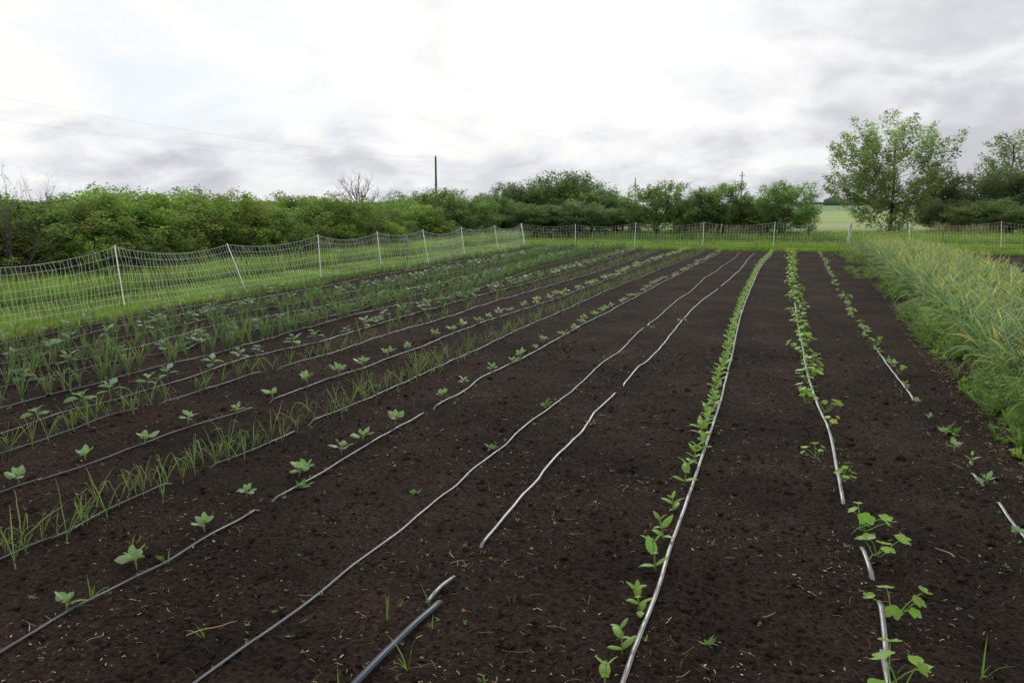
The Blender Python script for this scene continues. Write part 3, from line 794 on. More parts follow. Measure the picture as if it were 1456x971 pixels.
# clods
cm_ = MB()
ico = [Vector(v).normalized() for v in [(0, 0, 1), (.9, 0, .4), (.28, .85, .4), (-.72, .52, .4), (-.72, -.52, .4), (.28, -.85, .4), (.72, .52, -.4), (-.28, .85, -.4), (-.9, 0, -.4), (-.28, -.85, -.4), (.72, -.52, -.4), (0, 0, -1)]]
icf = [(0, 1, 2), (0, 2, 3), (0, 3, 4), (0, 4, 5), (0, 5, 1), (1, 6, 2), (2, 7, 3), (3, 8, 4), (4, 9, 5), (5, 10, 1), (2, 6, 7), (3, 7, 8), (4, 8, 9), (5, 9, 10), (1, 10, 6), (6, 11, 7), (7, 11, 8), (8, 11, 9), (9, 11, 10), (10, 11, 6)]
for _ in range(22000):
    x, y = wedge(2.1, 11, 1.5)
    if x > 2.1: continue
    if not seen(x, y, 0, 20): continue
    q_ = R.random(); s_ = R.uniform(.003, .009) if q_ < .9 else (R.uniform(.009, .018) if q_ < .985 else R.uniform(.018, .032)); z = soil_h(x, y); b = len(cm_.v)
    sx, sy, sz = R.uniform(.7, 1.4), R.uniform(.7, 1.4), R.uniform(.5, .9); a = R.uniform(0, 6.28)
    for v in ico:
        k = s_ * R.uniform(.75, 1.2); vx, vy = v.x * sx * k, v.y * sy * k
        cm_.v.append((x + vx * math.cos(a) - vy * math.sin(a), y + vx * math.sin(a) + vy * math.cos(a), z + v.z * sz * k + s_ * .15)); cm_.c.append((1, 1, 1))
    cm_.f += [(i + b, j + b, k + b) for i, j, k in icf]
tag(cm_.build('soil_clods', M['soil'], smooth=False), 'crumbly dark soil clods', 'soil', kind='stuff')

# grass: verge on the left (short by the bed, tall at the hedge) and beyond the far fence
def grass_area(name, label, n, fx, col, w0=.012):
    mb = MB()
    for _ in range(n):
        r = fx()
        if r is None: continue
        x, y, h = r
        if not seen(x, y, .1, 40): continue
        d = math.hypot(x, y); w = max(w0, d * .0011); az = R.uniform(0, 6.28); tl = R.uniform(.05, .5)
        cv = 1.0 + .45 * noise.noise(Vector((x * .8, y * .8, 0))) + .25 * noise.noise(Vector((x * 2.7, y * 2.7, 5))) ; c = g_(col, .18); c = (c[0] * cv, c[1] * cv, c[2] * cv)
        if R.random() < .09: c = g_((.34, .32, .14), .2)
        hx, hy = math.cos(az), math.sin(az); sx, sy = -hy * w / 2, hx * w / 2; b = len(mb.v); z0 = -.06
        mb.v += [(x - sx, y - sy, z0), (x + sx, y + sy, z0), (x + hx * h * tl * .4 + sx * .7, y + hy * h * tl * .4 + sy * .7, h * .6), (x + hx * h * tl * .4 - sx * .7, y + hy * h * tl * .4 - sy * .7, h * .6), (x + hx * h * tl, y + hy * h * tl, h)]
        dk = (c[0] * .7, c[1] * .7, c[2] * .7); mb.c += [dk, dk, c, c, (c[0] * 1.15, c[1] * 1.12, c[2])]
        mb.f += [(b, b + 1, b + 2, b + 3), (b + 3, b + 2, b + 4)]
    tag(mb.build(name, M['grass'], smooth=False), label, 'grass', kind='stuff')
def fa():
    y = R.uniform(5, 42); x = -10.55 - 7.0 * R.random() ** 1.15
    if x > edge_left(y) + .12: return None
    if R.random() > 22 / (8 + y): return None
    t = (-10.6 - x) / 5
    return x, y, R.uniform(.03, .085) + .06 * max(0, t) + (R.uniform(.1, .45) if t > .42 + .12 * noise.noise(Vector((y * .5, 0, 0))) else 0)
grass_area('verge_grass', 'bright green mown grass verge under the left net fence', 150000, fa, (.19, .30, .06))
def fb():
    y = SOIL_FAR + R.uniform(-.1, 1) + 17 * R.random() ** 1.6; x = R.uniform(-13, 18)
    if y < edge_far(x) - .05: return None
    t = y - SOIL_FAR
    tall = 0.0
    if t > 8: tall = R.uniform(0, .35)
    return x, y, R.uniform(.04, .13) + tall
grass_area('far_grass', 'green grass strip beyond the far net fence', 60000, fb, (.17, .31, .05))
# ragged edge grass, dry and green mixed, on the soil margin by the left fence
def fe():
    y = R.uniform(6, SOIL_FAR); x = edge_left(y) + abs(R.gauss(0, .16))
    return x, y, R.uniform(.03, .09)
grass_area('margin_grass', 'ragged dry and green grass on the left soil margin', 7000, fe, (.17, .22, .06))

tw = MB(); LW = [sprig(34, .42, (.17, .30, .05)) for _ in range(4)] + [sprig(26, .34, (.14, .26, .045)) for _ in range(3)] + [tuft_proto(22, .55, .016, (.17, .29, .06)) for _ in range(3)]
for _ in range(3400):
    y = 6 + 30 * R.random() ** 1.3; x = -12.9 - 2.3 * R.random() ** .6 + .5 * noise.noise(Vector((y * .7, 0, 3)))
    if not seen(x, y, .3, 60): continue
    k = R.uniform(.6, 1.25); q = R.uniform(.5, 1.15) * (.6 + .5 * min(1, (-12.9 - x) / 2))
    tw.add(R.choice(LW), Matrix.Translation((x, y, -.04)) @ Matrix.Rotation(R.uniform(0, 6.28), 4, 'Z') @ Matrix.Diagonal((q, q, q * R.uniform(.9, 1.6), 1)), (k, k, k))
tag(tw.build('hedge_foot_weeds', M['grass']), 'tall leafy weeds and long grass at the foot of the left hedge', 'weeds', kind='stuff')

# ------------------------------------------------------------------ net fence
def post_obj(b, t, par, r=.011):
    mb = MB(); mb.tube([b - (t - b) * .06, b, t, t + (t - b) * .012], [r * .8, r, r, r * .6], 7); return mb.build('post', M['white_post'], par)
def fence(name, label, posts, hr=.0030, vr=.0026, sp=.09):
    root = empty(name, posts[0][0]); root.location = (0, 0, 0); tag(root, label, 'net fence')
    for b, t in posts: post_obj(b, t, root)
    for (b0, t0), (b1, t1) in zip(posts, posts[1:]):
        mb = MB(); Ld = (b1 - b0).length; nv = max(8, int(Ld / sp)); nh = 9
        hs = [0.02, .10, .20, .31, .43, .56, .70, .85, .985]; sd = R.uniform(0, 99)
        nrm = (b1 - b0).cross(Vector((0, 0, 1))).normalized()
        def P(u, v, ph):
            a = b0.lerp(b1, u); c = t0.lerp(t1, u); p = a.lerp(c, v)
            p.z -= (.16 * v ** 1.5) * 4 * u * (1 - u) * (Ld / 3.4)
            p += nrm * (.10 * math.sin(math.pi * u) * (1 - v) + .03 * noise.noise(Vector((u * 5, v * 3, sd))))
            return p + (b1 - b0).normalized() * ph
        W = [[R.gauss(0, .014) for _ in range(nh)] for _ in range(nv + 1)]
        for j in range(nh):
            pts = [P(i / nv, hs[j], W[i][j] if 0 < i < nv else 0) for i in range(nv + 1)]
            mb.tube(pts, hr if j < nh - 1 else hr * 1.3, 3, cap=False)
        for i in range(1, nv):
            pts = [P(i / nv, hs[j], W[i][j]) for j in range(nh)]
            mb.tube(pts, vr, 3, cap=False)
        mb.build('netting', M['net'], root)
    return root
def pp_(bx, by, tx, ty):
    b = gp(bx, by, -.02); d = depth_of(b.x, b.y); return b, at_depth(tx, ty, d)
left = [pp_(178, 440, 163, 350), pp_(350, 414, 323, 347), pp_(457, 399, 452, 334), pp_(543, 385, 536, 330), pp_(610, 377, 601, 327), pp_(661, 366, 656, 323), pp_(709, 360, 703, 321), pp_(747, 353, 741, 318)]
d0 = left[0][0] - left[1][0]
ex = []
for k in (2, 1):
    b = left[0][0] + Vector((d0.x * .2, d0.y, 0)) * k * 1.15; ex.append((b, b + Vector((R.uniform(-.05, .05), R.uniform(-.15, .15), 1.08))))
left = ex + left
fence('net_fence', 'white netting fence with leaning posts along the left grass verge', left)
far = [pp_(747.5, 353, 741.5, 318), pp_(818, 352, 818, 319.5), pp_(902, 352, 904, 317), pp_(999, 352, 1001, 316), pp_(1099, 352.5, 1102, 316), pp_(1204, 353, 1208, 318), pp_(1293, 354, 1293, 316), pp_(1423, 355, 1424, 315)]
b = far[-1][0]; far.append((b + Vector((3.5, 0, 0)), b + Vector((3.5, 0, 1.08)))); far.append((b + Vector((7, 0, 0)), b + Vector((7, 0, 1.08))))
fence('net_fence', 'white netting fence running across the far end of the field', far, .0020, .0030, .12)
def dark_post(bx, by, tx, ty, r, mat, name, label, cat='post'):
    b, t = pp_(bx, by, tx, ty); mb = MB(); n = 6
    P = [b.lerp(t, k / n) + Vector((R.uniform(-.006, .006), 0, 0)) for k in range(n + 1)]; P[0].z -= .1
    mb.tube(P, r, 6); mb.tube([P[0] + Vector((0, -r, 0)), P[-1] + Vector((0, -r, 0))], r * .4, 4)
    tag(mb.build(name, M[mat]), label, cat)
dark_post(579, 378, 578, 335, .022, 'steel', 'steel_post', 'dark steel post between two leaning white posts of the left net fence')
dark_post(819, 351, 818, 318, .022, 'steel', 'steel_post', 'dark grey post at the left part of the far net fence')
dark_post(1205, 355, 1210.5, 318, .055, 'oldwood', 'wooden_post', 'thick weathered leaning wooden post at the garlic end of the far fence')

# ------------------------------------------------------------------ trees and shrubs
def crown_clusters(w, d, h, z0, n, seed, kind='bush'):
    rr = random.Random(seed); C = []
    while len(C) < n:
        a = rr.uniform(0, 6.283); u = rr.uniform(-1, 1) if kind != 'bush' else rr.uniform(-.75, 1)
        s = math.sqrt(1 - u * u); q = rr.uniform(.25, 1.0) ** .5
        nz = 1 + .30 * noise.noise(Vector((math.cos(a) * s * 1.7 + seed, math.sin(a) * s * 1.7, u * 1.7)))
        p = Vector((math.cos(a) * s * w / 2, math.sin(a) * s * d / 2, u * (h - z0) / 2)) * q * nz
        C.append((Vector((p.x, p.y, p.z + (z0 + h) / 2)), Vector((p.x / w * 2, p.y / d * 2, p.z / (h - z0) * 2))))
    return C, rr
def crown_mesh(name, C, rr, per, lsz, col, spray, up=.55, ssz=.28, var=.36):
    mb = MB()
    for c, o in C:
        ax = (Vector((o.x, o.y, max(-.1, o.z) + up)) + Vector((rr.gauss(0, .3), rr.gauss(0, .3), rr.gauss(0, .2)))).normalized()
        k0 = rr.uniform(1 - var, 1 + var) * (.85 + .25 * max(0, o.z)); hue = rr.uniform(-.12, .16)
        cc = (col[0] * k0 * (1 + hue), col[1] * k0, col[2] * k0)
        for _ in range(int(per * rr.uniform(.6, 1.3))):
            t = rr.uniform(-.5, .6); s_ = ssz * (1 - .55 * abs(t) * 1.5)
            p = c + ax * (t * spray) + Vector((rr.gauss(0, s_), rr.gauss(0, s_), rr.gauss(0, s_ * .8)))
            L_ = lsz * rr.uniform(.6, 1.25); a = rr.uniform(0, 6.283); e = rr.uniform(-1.0, .5)
            d = Vector((math.cos(a) * math.cos(e), math.sin(a) * math.cos(e), math.sin(e)))
            s1 = d.cross(Vector((rr.gauss(0, .5), rr.gauss(0, .5), 1))).normalized()
            m_ = p + d * (L_ * .45); b = len(mb.v); wv = L_ * .32; nn = d.cross(s1) * (L_ * .1)
            kk = rr.uniform(.85, 1.15); c3 = (cc[0] * kk, cc[1] * kk, cc[2] * kk)
            mb.v += [tuple(p), tuple(m_ + s1 * wv + nn), tuple(p + d * L_), tuple(m_ - s1 * wv + nn)]; mb.c += [c3] * 4; mb.f.append((b, b + 1, b + 2, b + 3))
    return mb.mesh(name, M['tree'], smooth=False)
def limbs(C, rr, h, z0, r0, nl, trunk_top=.55, lean=0.0, multi=1, lr=.32):
    mb = MB()
    trunks = []
    for q in range(multi):
        a = rr.uniform(0, 6.28); s_ = 0.0 if multi == 1 else .25
        top = Vector((math.cos(a) * s_ * 2 + lean, math.sin(a) * s_ * 2, h * trunk_top)); b = Vector((math.cos(a) * s_ * .4, math.sin(a) * s_ * .4, -.15))
        P = [b.lerp(top, k / 6) + Vector((rr.gauss(0, .02 * k), rr.gauss(0, .02 * k), 0)) for k in range(7)]
        mb.tube(P, [r0 * (1 - .09 * k) for k in range(7)], 8); trunks.append(P)
    for c, o in rr.sample(C, min(nl, len(C))):
        P = rr.choice(trunks); s = P[rr.randint(2, 6)]
        if s.z > c.z: s = P[2]
        mid = s.lerp(c, .5) + Vector((0, 0, -.06 * (c - s).length)) + Vector((rr.gauss(0, .06), rr.gauss(0, .06), 0))
        r = r0 * lr
        mb.tube([s, s.lerp(mid, .5) + Vector((0, 0, .02)), mid, mid.lerp(c, .5), c], [r, r * .8, r * .6, r * .4, r * .18], 5, cap=False)
    return mb
class Bush:
    def __init__(s, w, d, h, z0, n, per, lsz, col, seed, kind='bush', spray=.45, ssz=.2, r0=.06, nl=30, multi=3, trunk_top=.55, up=.55, lr=.32):
        C, rr = crown_clusters(w, d, h, z0, n, seed, kind)
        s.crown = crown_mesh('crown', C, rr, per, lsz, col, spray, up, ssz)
        s.trunk = limbs(C, rr, h, z0, r0, nl, trunk_top, multi=multi, lr=lr).mesh('trunk', M['bark'])
    def put(s, name, x, y, sx, sz, label, cat, group=None, rz=None):
        e = empty(name, (x, y, -.05), R.uniform(0, 6.28) if rz is None else rz); e.scale = (sx, sx, sz)
        for n_, me in (('trunk', s.trunk), ('crown', s.crown)):
            c = bpy.data.objects.new(n_, me); COL.objects.link(c); c.parent = e
        tag(e, label, cat, group); return e
HEDGE = [Bush(3.0, 2.8, 2.5, .15, 150, 86, .088, c, 11 + i, spray=.36, ssz=.118) for i, c in enumerate([(.18, .275, .075), (.22, .325, .085), (.15, .235, .065), (.20, .285, .08)])]
def ztop(px, py, x, y):
    d = ray(px, py); t = depth_of(x, y); return H + d.z * t
# left hedge: (pixel x, top pixel y, variant) marching away along X = -17
hed = [(-150, 296, 2), (-60, 292, 2), (20, 282, 0), (85, 284, 3), (135, 277, 0), (180, 265, 1), (232, 270, 1), (285, 276, 0), (318, 268, 1), (360, 285, 0), (398, 290, 2), (432, 283, 3), (468, 281, 2), (505, 291, 3), (540, 291, 0), (578, 289, 1)]
desc = ['cut by the left frame edge', 'behind the left net panel at the frame edge', 'under the bare arching twigs at far left', 'low and brownish, right of the bare twigs', 'stepping up toward the tallest hedge top', 'with the tallest pale green top of the left hedge', 'just right of the tallest hedge top',
        'between the two highest tops of the left hedge', 'with the second high rounded top of the left hedge', 'in the middle of the hedge behind the third white post', 'dark green, behind the fourth white post', 'with upright shoots left of the dead tree', 'dark, just left of the bare dead tree',
        'low, in front of the bare dead tree', 'yellowish, just right of the bare dead tree', 'low and pale, between dead tree and utility pole']
for i, ((px, py, v), ds) in enumerate(zip(hed, desc)):
    # intersect the pixel column with the hedge line X = -17
    d = ray(px, 400); XH = -16.6 if px < 60 else -15.8; t = XH / d.x; y = d.y * t; x = XH + R.uniform(-.4, .3)
    h = ztop(px, py - 1, x, y); s = h / 2.5 * (.98 + (.05 if px > 400 else 0))
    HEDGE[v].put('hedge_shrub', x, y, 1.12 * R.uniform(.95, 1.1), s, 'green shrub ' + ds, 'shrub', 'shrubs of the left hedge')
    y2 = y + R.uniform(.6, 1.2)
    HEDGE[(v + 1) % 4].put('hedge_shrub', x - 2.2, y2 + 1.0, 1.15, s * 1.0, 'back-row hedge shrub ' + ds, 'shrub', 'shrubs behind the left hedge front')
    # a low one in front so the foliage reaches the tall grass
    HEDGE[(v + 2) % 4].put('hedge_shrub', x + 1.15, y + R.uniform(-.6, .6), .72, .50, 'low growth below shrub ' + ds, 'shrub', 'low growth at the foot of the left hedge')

MID = [Bush(4.2, 3.8, 3.6, .1, 230, 85, .12, c, 31 + i, spray=.45, ssz=.17, r0=.09, nl=40) for i, c in enumerate([(.155, .25, .095), (.14, .225, .09), (.18, .28, .095)])]  # leaf colours lifted toward grey-green, painting in a veil of haze
DARK = Bush(4.2, 3.8, 3.6, .1, 190, 85, .12, (.11, .155, .08), 47, spray=.5, ssz=.2, r0=.09, nl=40)  # darker leaf colour stands in for shrubs seen against the light
MID.append(DARK)
def tree_at(B, name, px, top, dep, width_px, base_w, base_h, label, cat, group, lowb=None):
    d = ray(px, 400); k = kd(d, dep); x, y = d.x * k, d.y * k
    h = ztop(px, top - 4, x, y) + .1; w = width_px / F * dep
    return B.put(name, x, y, w / base_w, h / base_h, label, cat, group)
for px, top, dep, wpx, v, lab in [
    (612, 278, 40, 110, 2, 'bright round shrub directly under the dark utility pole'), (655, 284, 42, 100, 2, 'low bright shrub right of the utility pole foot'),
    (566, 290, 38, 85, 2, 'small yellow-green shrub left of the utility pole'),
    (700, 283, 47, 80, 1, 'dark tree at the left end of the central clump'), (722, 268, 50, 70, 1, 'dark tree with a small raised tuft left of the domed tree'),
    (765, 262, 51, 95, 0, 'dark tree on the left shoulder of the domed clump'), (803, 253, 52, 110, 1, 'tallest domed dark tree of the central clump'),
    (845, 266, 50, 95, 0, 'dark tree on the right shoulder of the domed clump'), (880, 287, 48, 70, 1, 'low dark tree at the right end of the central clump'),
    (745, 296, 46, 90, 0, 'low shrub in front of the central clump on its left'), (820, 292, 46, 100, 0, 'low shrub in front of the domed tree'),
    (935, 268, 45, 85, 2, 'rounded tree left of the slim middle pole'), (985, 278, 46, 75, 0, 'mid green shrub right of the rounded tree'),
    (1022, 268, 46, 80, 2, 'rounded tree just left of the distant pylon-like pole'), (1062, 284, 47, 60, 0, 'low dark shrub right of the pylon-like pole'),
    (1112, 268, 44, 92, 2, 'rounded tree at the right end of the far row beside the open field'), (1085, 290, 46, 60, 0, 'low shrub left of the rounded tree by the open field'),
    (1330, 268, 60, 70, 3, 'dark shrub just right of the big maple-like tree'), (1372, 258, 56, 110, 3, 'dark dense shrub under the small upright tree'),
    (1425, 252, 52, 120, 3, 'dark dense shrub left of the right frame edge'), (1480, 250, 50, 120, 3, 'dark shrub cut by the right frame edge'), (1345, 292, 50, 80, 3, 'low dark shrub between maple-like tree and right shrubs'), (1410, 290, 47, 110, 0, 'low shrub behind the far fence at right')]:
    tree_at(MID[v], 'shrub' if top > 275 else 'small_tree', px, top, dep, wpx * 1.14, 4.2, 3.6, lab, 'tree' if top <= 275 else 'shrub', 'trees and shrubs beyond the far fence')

# the big open tree and the slim one on the right
MAPLE = Bush(9.0, 8.6, 7.9, .4, 330, 100, .17, (.26, .35, .15), 63, 'full', spray=.95, ssz=.20, r0=.15, nl=110, multi=1, trunk_top=.72, up=.75, lr=.17)  # backlit haze suggested by a pale leaf colour, SLIM likewise
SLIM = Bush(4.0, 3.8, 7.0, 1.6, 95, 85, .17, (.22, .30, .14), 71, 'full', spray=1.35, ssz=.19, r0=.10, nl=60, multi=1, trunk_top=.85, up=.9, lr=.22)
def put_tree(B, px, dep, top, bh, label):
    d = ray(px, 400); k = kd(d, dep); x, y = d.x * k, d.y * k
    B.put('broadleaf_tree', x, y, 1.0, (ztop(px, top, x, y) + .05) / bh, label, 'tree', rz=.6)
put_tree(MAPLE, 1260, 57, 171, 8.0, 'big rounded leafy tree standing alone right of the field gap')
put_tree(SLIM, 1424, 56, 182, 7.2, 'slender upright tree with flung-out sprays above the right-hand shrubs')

# dead tree and bare twigs
def bare(seed, h, spread, r0, depth=5, stems=1, el0=80):
    rr = random.Random(seed); mb = MB()
    def br(p, az, el, L_, r, d):
        P = [p]; n = 4
        for k in range(n):
            az += rr.gauss(0, .14); el += rr.gauss(0, .1)
            P.append(P[-1] + Vector((math.cos(az) * math.cos(el), math.sin(az) * math.cos(el), math.sin(el))) * L_ / n)
        mb.tube(P, [r * (1 - .1 * k) for k in range(n + 1)], 5 if d > 2 else 3, cap=False)
        if d == 0: return
        for i in range(rr.choice([2, 3, 3])):
            br(P[rr.randint(2, 4)], az + rr.uniform(-1, 1) * spread * 1.6, max(.1, el + rr.uniform(-.5, .3) * spread), L_ * rr.uniform(.55, .85), r * .58, d - 1)
    for s_ in range(stems): br(Vector((rr.gauss(0, .1), rr.gauss(0, .1), -.1)), rr.uniform(0, 6.28), rad(el0 - rr.uniform(0, 25) * (stems > 1)), h * .34, r0, depth)
    return mb
d = ray(520, 400); k = kd(d, 45)
zt = ztop(520, 243, d.x * k, d.y * k)
e = empty('dead_tree', (d.x * k, d.y * k, 0)); mb = bare(4, 3.9, 1.0, .062, 5, 5, 82)
zm = max(v[2] for v in mb.v); o = mb.build('branches', M['deadwood'], e); o.scale = (1.2, 1.2, zt / zm); tag(e, 'leafless grey dead tree rising above the left hedge', 'dead tree')
def bare_shrub(px, top, dep, seed, label, w):
    d = ray(px, 400); k = kd(d, dep); zt = ztop(px, top, d.x * k, d.y * k)
    e = empty('bare_shrub', (d.x * k, d.y * k, 0)); mb = bare(seed, 3.0, .75, .018, 4, 12, 80); zm = max(v[2] for v in mb.v)
    s = zt / zm
    o = mb.build('branches', M['deadwood'], e); o.scale = (w, w, s)
    lf = MB(); rr = random.Random(seed)
    vs = [v for v in mb.v if v[2] * s > 1.2]
    for _ in range(750):
        v = rr.choice(vs); a = rr.uniform(0, 6.28); q = Vector((v[0] * w, v[1] * w, v[2] * s)); 
        if rr.random() < (q.z - 1.4) / (zt - 1.2) * .8: continue
        lf.leaf(q, a, rr.uniform(-.5, .6), rr.uniform(.05, .09), .035, .3, 'oval', .2, 2, (.11, .17, .06))
    lf.build('leaves', M['tree'], e); tag(e, label, 'shrub')
bare_shrub(12, 226, 17, 3, 'arching sparsely leafed twigs rising at the left frame edge', .85)
bare_shrub(66, 238, 19, 8, 'second clump of thin bare twigs above the hedge at far left', .75)

# ------------------------------------------------------------------ utility poles and wires
def upole(px, top, dep, hm, r, label, arm=True):
    d = ray(px, 400); k = kd(d, dep); x, y = d.x * k, d.y * k; zt = ztop(px, top, x, y)
    e = empty('utility_pole', (x, y, 0)); mb = MB(); mb.tube([(0, 0, -.3), (0, 0, zt * .5), (0, 0, zt)], [r, r * .85, r * .7], 8); mb.build('shaft', M['pole'], e)
    if arm:
        a = MB(); a.tube([(-.55, .1, zt - .9), (.55, -.1, zt - .9)], r * .35, 4); a.build('crossarm', M['pole'], e)
    i = MB()
    for q in ((-.5, -.85), (.5, -.85), (0, 0)) if arm else ((0, 0),): i.tube([(q[0], 0, zt + q[1]), (q[0], 0, zt + q[1] + .18)], r * .4, 6)
    i.build('insulator', M['steel'], e); tag(e, label, 'utility pole'); return Vector((x, y, zt))
P1 = upole(622, 224, 125, 9, .20, 'tall dark utility pole above the left-centre shrubs', False)
P2 = upole(635.5, 268, 320, 9, .20, 'faint distant pole just right of the tall dark pole')
P3 = upole(900, 254, 200, 9, .14, 'slim pole in the dip between two tree clumps', False)
P4 = upole(890.5, 272, 300, 9, .14, 'shorter faint pole just left of the slim middle pole', False)
P5 = upole(1048.5, 245, 190, 9, .15, 'thin distant pole with crossarm above the far shrubs')
P6 = upole(905, 282, 420, 9, .15, 'tiny distant pole right of the slim middle pole', False)
def wire(a, b, sag, label):
    mb = MB(); n = 40; P = []
    for k in range(n + 1):
        t = k / n; p = a.lerp(b, t); p.z -= sag * 4 * t * (1 - t); P.append(p)
    mb.tube(P, [.003 + .005 * k / n for k in range(n + 1)], 4, cap=False); tag(mb.build('power_line', M['wire']), label, 'power line')
A1 = at_depth(-420, 55, 42); A2 = at_depth(-420, 110, 42)
wire(A1, P1 + Vector((0, 0, -.1)), 1.2, 'upper power line sloping from top left to the tall pole')
wire(A2, P1 + Vector((0, 0, -.7)), 1.0, 'lower power line sloping from the left to the tall pole')
# far treeline on the horizon
tl_ = MB(); rr = random.Random(2)
for (a, b, dep, hh) in [(1180, 1216, 900, 7), (1216, 1300, 1500, 5), (-100, 700, 1900, 6), (1120, 1180, 2200, 6), (1300, 1500, 1700, 8)]:
    px = a
    while px < b:
        d = ray(px, 400); k = kd(d, dep); x, y = d.x * k, d.y * k; s_ = hh * rr.uniform(.6, 1.2)
        M4 = Matrix.Translation((x, y, s_ * .4)) @ Matrix.Diagonal((s_ * 1.6, s_ * 1.6, s_ * .8, 1))
        bb = len(tl_.v)
        for v in ico:
            q = M4 @ (v * rr.uniform(.8, 1.2)); tl_.v.append(tuple(q)); tl_.c.append((.13, .19, .15))  # distance haze is put into this greyed leaf colour
        tl_.f += [(i + bb, j + bb, kk + bb) for i, j, kk in icf]
        px += s_ / dep * F * 1.1
tag(tl_.build('distant_treeline', M['tree']), 'hazy line of far-off trees on the horizon', 'trees', kind='stuff')
# tan dry grass under the far shrubs
def fd():
    c = R.choice([(1062, 45), (1050, 45), (985, 45), (1385, 46), (1400, 46), (1345, 48)]); d = ray(c[0] + R.uniform(-22, 22), 400); k = kd(d, c[1] + R.uniform(-1, 2))
    return d.x * k, d.y * k, R.uniform(.3, .9)
grass_area('dry_grass', 'tan dry grass showing under the far shrubs', 2500, fd, (.34, .34, .17), .02)
# second bed at far right has its own line
tape(17, [(1456, 400), (1400, 378), (1330, 365), (1290, 359)], [], 'pale drip line on the dark bed beyond the garlic', 'tape_pale', w=.02, extend=False)

# ------------------------------------------------------------------ light and sky
SUN_AZ_PX, SUN_EL = 860, 30
d = ray(SUN_AZ_PX, HOR); az = math.atan2(d.x, d.y)      # clockwise from +Y
el = rad(SUN_EL); sdir = Vector((math.sin(az) * math.cos(el), math.cos(az) * math.cos(el), math.sin(el)))
ld = bpy.data.lights.new('sun', 'SUN'); ld.energy = 1.3; ld.angle = rad(16); ld.color = (1, .95, .88)
lo = bpy.data.objects.new('sun', ld); COL.objects.link(lo); lo.rotation_euler = (-sdir).to_track_quat('-Z', 'Y').to_euler()
W = bpy.data.worlds.new('World'); S.world = W; W.use_nodes = True; nt = W.node_tree; nt.nodes.clear(); L = nt.links
out = nt.nodes.new('ShaderNodeOutputWorld'); bg = nt.nodes.new('ShaderNodeBackground'); L.new(bg.outputs[0], out.inputs[0])
sky = nt.nodes.new('ShaderNodeTexSky'); sky.sky_type = 'NISHITA'; sky.sun_disc = False; sky.sun_elevation = el; sky.sun_rotation = az
skyc = mixc(nt, 1.0, sky.outputs[0], (.13, .13, .13), 'MULTIPLY')
tc = nt.nodes.new('ShaderNodeTexCoord'); sx = nt.nodes.new('ShaderNodeSeparateXYZ'); L.new(tc.outputs['Generated'], sx.inputs[0])
z = math_(nt, 'MAXIMUM', sx.outputs[2], 0.0); zz = math_(nt, 'ADD', z, .36)
cx = nt.nodes.new('ShaderNodeCombineXYZ'); L.new(math_(nt, 'DIVIDE', sx.outputs[0], zz), cx.inputs[0]); L.new(math_(nt, 'DIVIDE', sx.outputs[1], zz), cx.inputs[1])
def cn(scale, det, dist, off, rough=.55):
    mp = nt.nodes.new('ShaderNodeMapping'); mp.inputs['Location'].default_value = off; L.new(cx.outputs[0], mp.inputs[0])
    n = N(nt, 'ShaderNodeTexNoise', Scale=scale, Detail=det, Distortion=dist, Roughness=rough); L.new(mp.outputs[0], n.inputs['Vector']); return n.outputs['Fac']
n1 = cn(4.3, 9.0, .25, (3.1, 1.7, 0), .57); n2 = cn(1.5, 4.0, .2, (8, 2, 0)); n3 = cn(1.9, 5, .3, (1, 9, 4))
dens = math_(nt, 'ADD', math_(nt, 'MULTIPLY', n1, .62), math_(nt, 'MULTIPLY', n2, .38))
vd = nt.nodes.new('ShaderNodeVectorMath'); vd.operation = 'DOT_PRODUCT'; vd.inputs[1].default_value = sdir; L.new(tc.outputs['Generated'], vd.inputs[0])
glow = math_(nt, 'POWER', math_(nt, 'MAXIMUM', vd.outputs['Value'], 0.0), 5.0)
er = N(nt, 'ShaderNodeMapRange'); er.inputs[1].default_value = .045; er.inputs[2].default_value = .15; L.new(z, er.inputs[0])
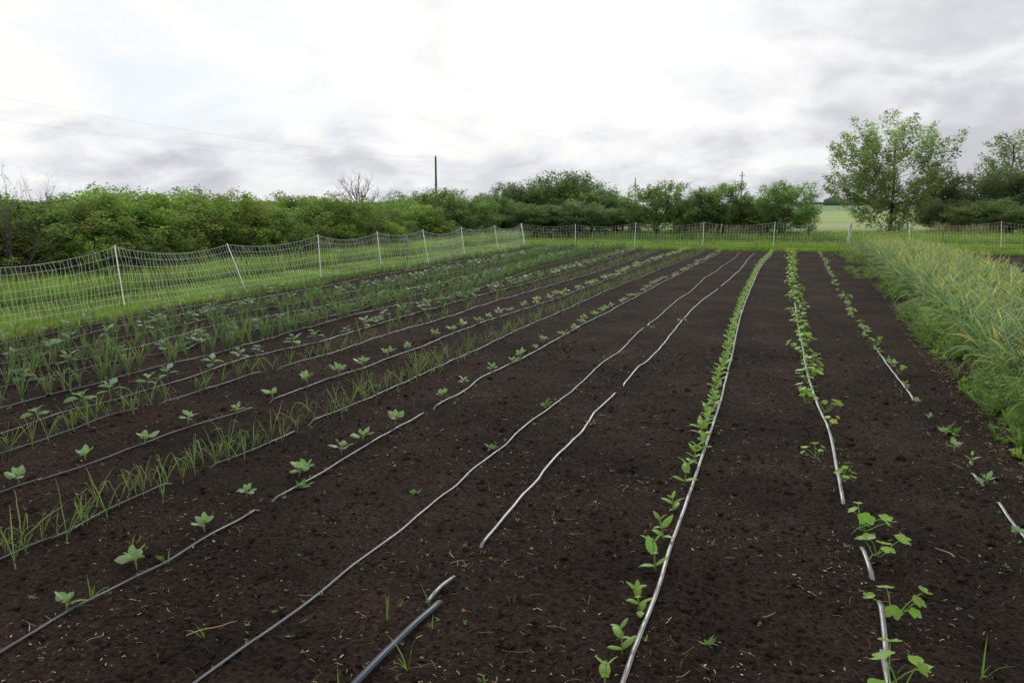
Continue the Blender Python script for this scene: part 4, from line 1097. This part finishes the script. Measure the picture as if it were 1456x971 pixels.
f = math_(nt, 'ADD', dens, math_(nt, 'MULTIPLY', er.outputs[0], .20))
f = math_(nt, 'ADD', f, math_(nt, 'MULTIPLY_ADD', glow, .07, -.025))
# one heavier grey bank high on the right
bd = nt.nodes.new('ShaderNodeVectorMath'); bd.operation = 'DOT_PRODUCT'; q = ray(1400, 60).normalized(); bd.inputs[1].default_value = q; L.new(tc.outputs['Generated'], bd.inputs[0])
bm = N(nt, 'ShaderNodeMapRange'); bm.interpolation_type = 'SMOOTHERSTEP'; bm.inputs[1].default_value = .93; bm.inputs[2].default_value = 1.0; L.new(bd.outputs['Value'], bm.inputs[0])
f = math_(nt, 'SUBTRACT', f, math_(nt, 'MULTIPLY', bm.outputs[0], .16))
cloud = ramp(nt, f, [(.38, (.50, .52, .575)), (.47, (.63, .65, .71)), (.55, (.83, .84, .88)), (.64, (1.0, .995, .985))])
hd = nt.nodes.new('ShaderNodeVectorMath'); hd.operation = 'DOT_PRODUCT'; hd.inputs[1].default_value = ray(330, -40).normalized(); L.new(tc.outputs['Generated'], hd.inputs[0])
hm = N(nt, 'ShaderNodeMapRange'); hm.interpolation_type = 'SMOOTHERSTEP'; hm.inputs[1].default_value = .965; hm.inputs[2].default_value = .9995; L.new(hd.outputs['Value'], hm.inputs[0])
n3 = math_(nt, 'ADD', n3, math_(nt, 'MULTIPLY', hm.outputs[0], .14))
hole = ramp(nt, n3, [(.0, (0, 0, 0)), (.56, (0, 0, 0)), (.70, (1, 1, 1))])
skyp = mixc(nt, .85, skyc, (.76, .85, .95))
c = mixc(nt, math_(nt, 'MULTIPLY', hole, .75), cloud, skyp)
gl2 = mixc(nt, math_(nt, 'MULTIPLY', glow, .42), c, (1.10, 1.085, 1.05))
L.new(gl2, bg.inputs[0]); bg.inputs[1].default_value = 1.0
S.view_settings.view_transform = 'Standard'; S.view_settings.look = 'None'; S.view_settings.exposure = 0; S.view_settings.gamma = 1
S.render.engine = 'CYCLES'
try: S.cycles.max_bounces = 6; S.cycles.transparent_max_bounces = 4; S.cycles.use_denoising = True
except Exception: pass
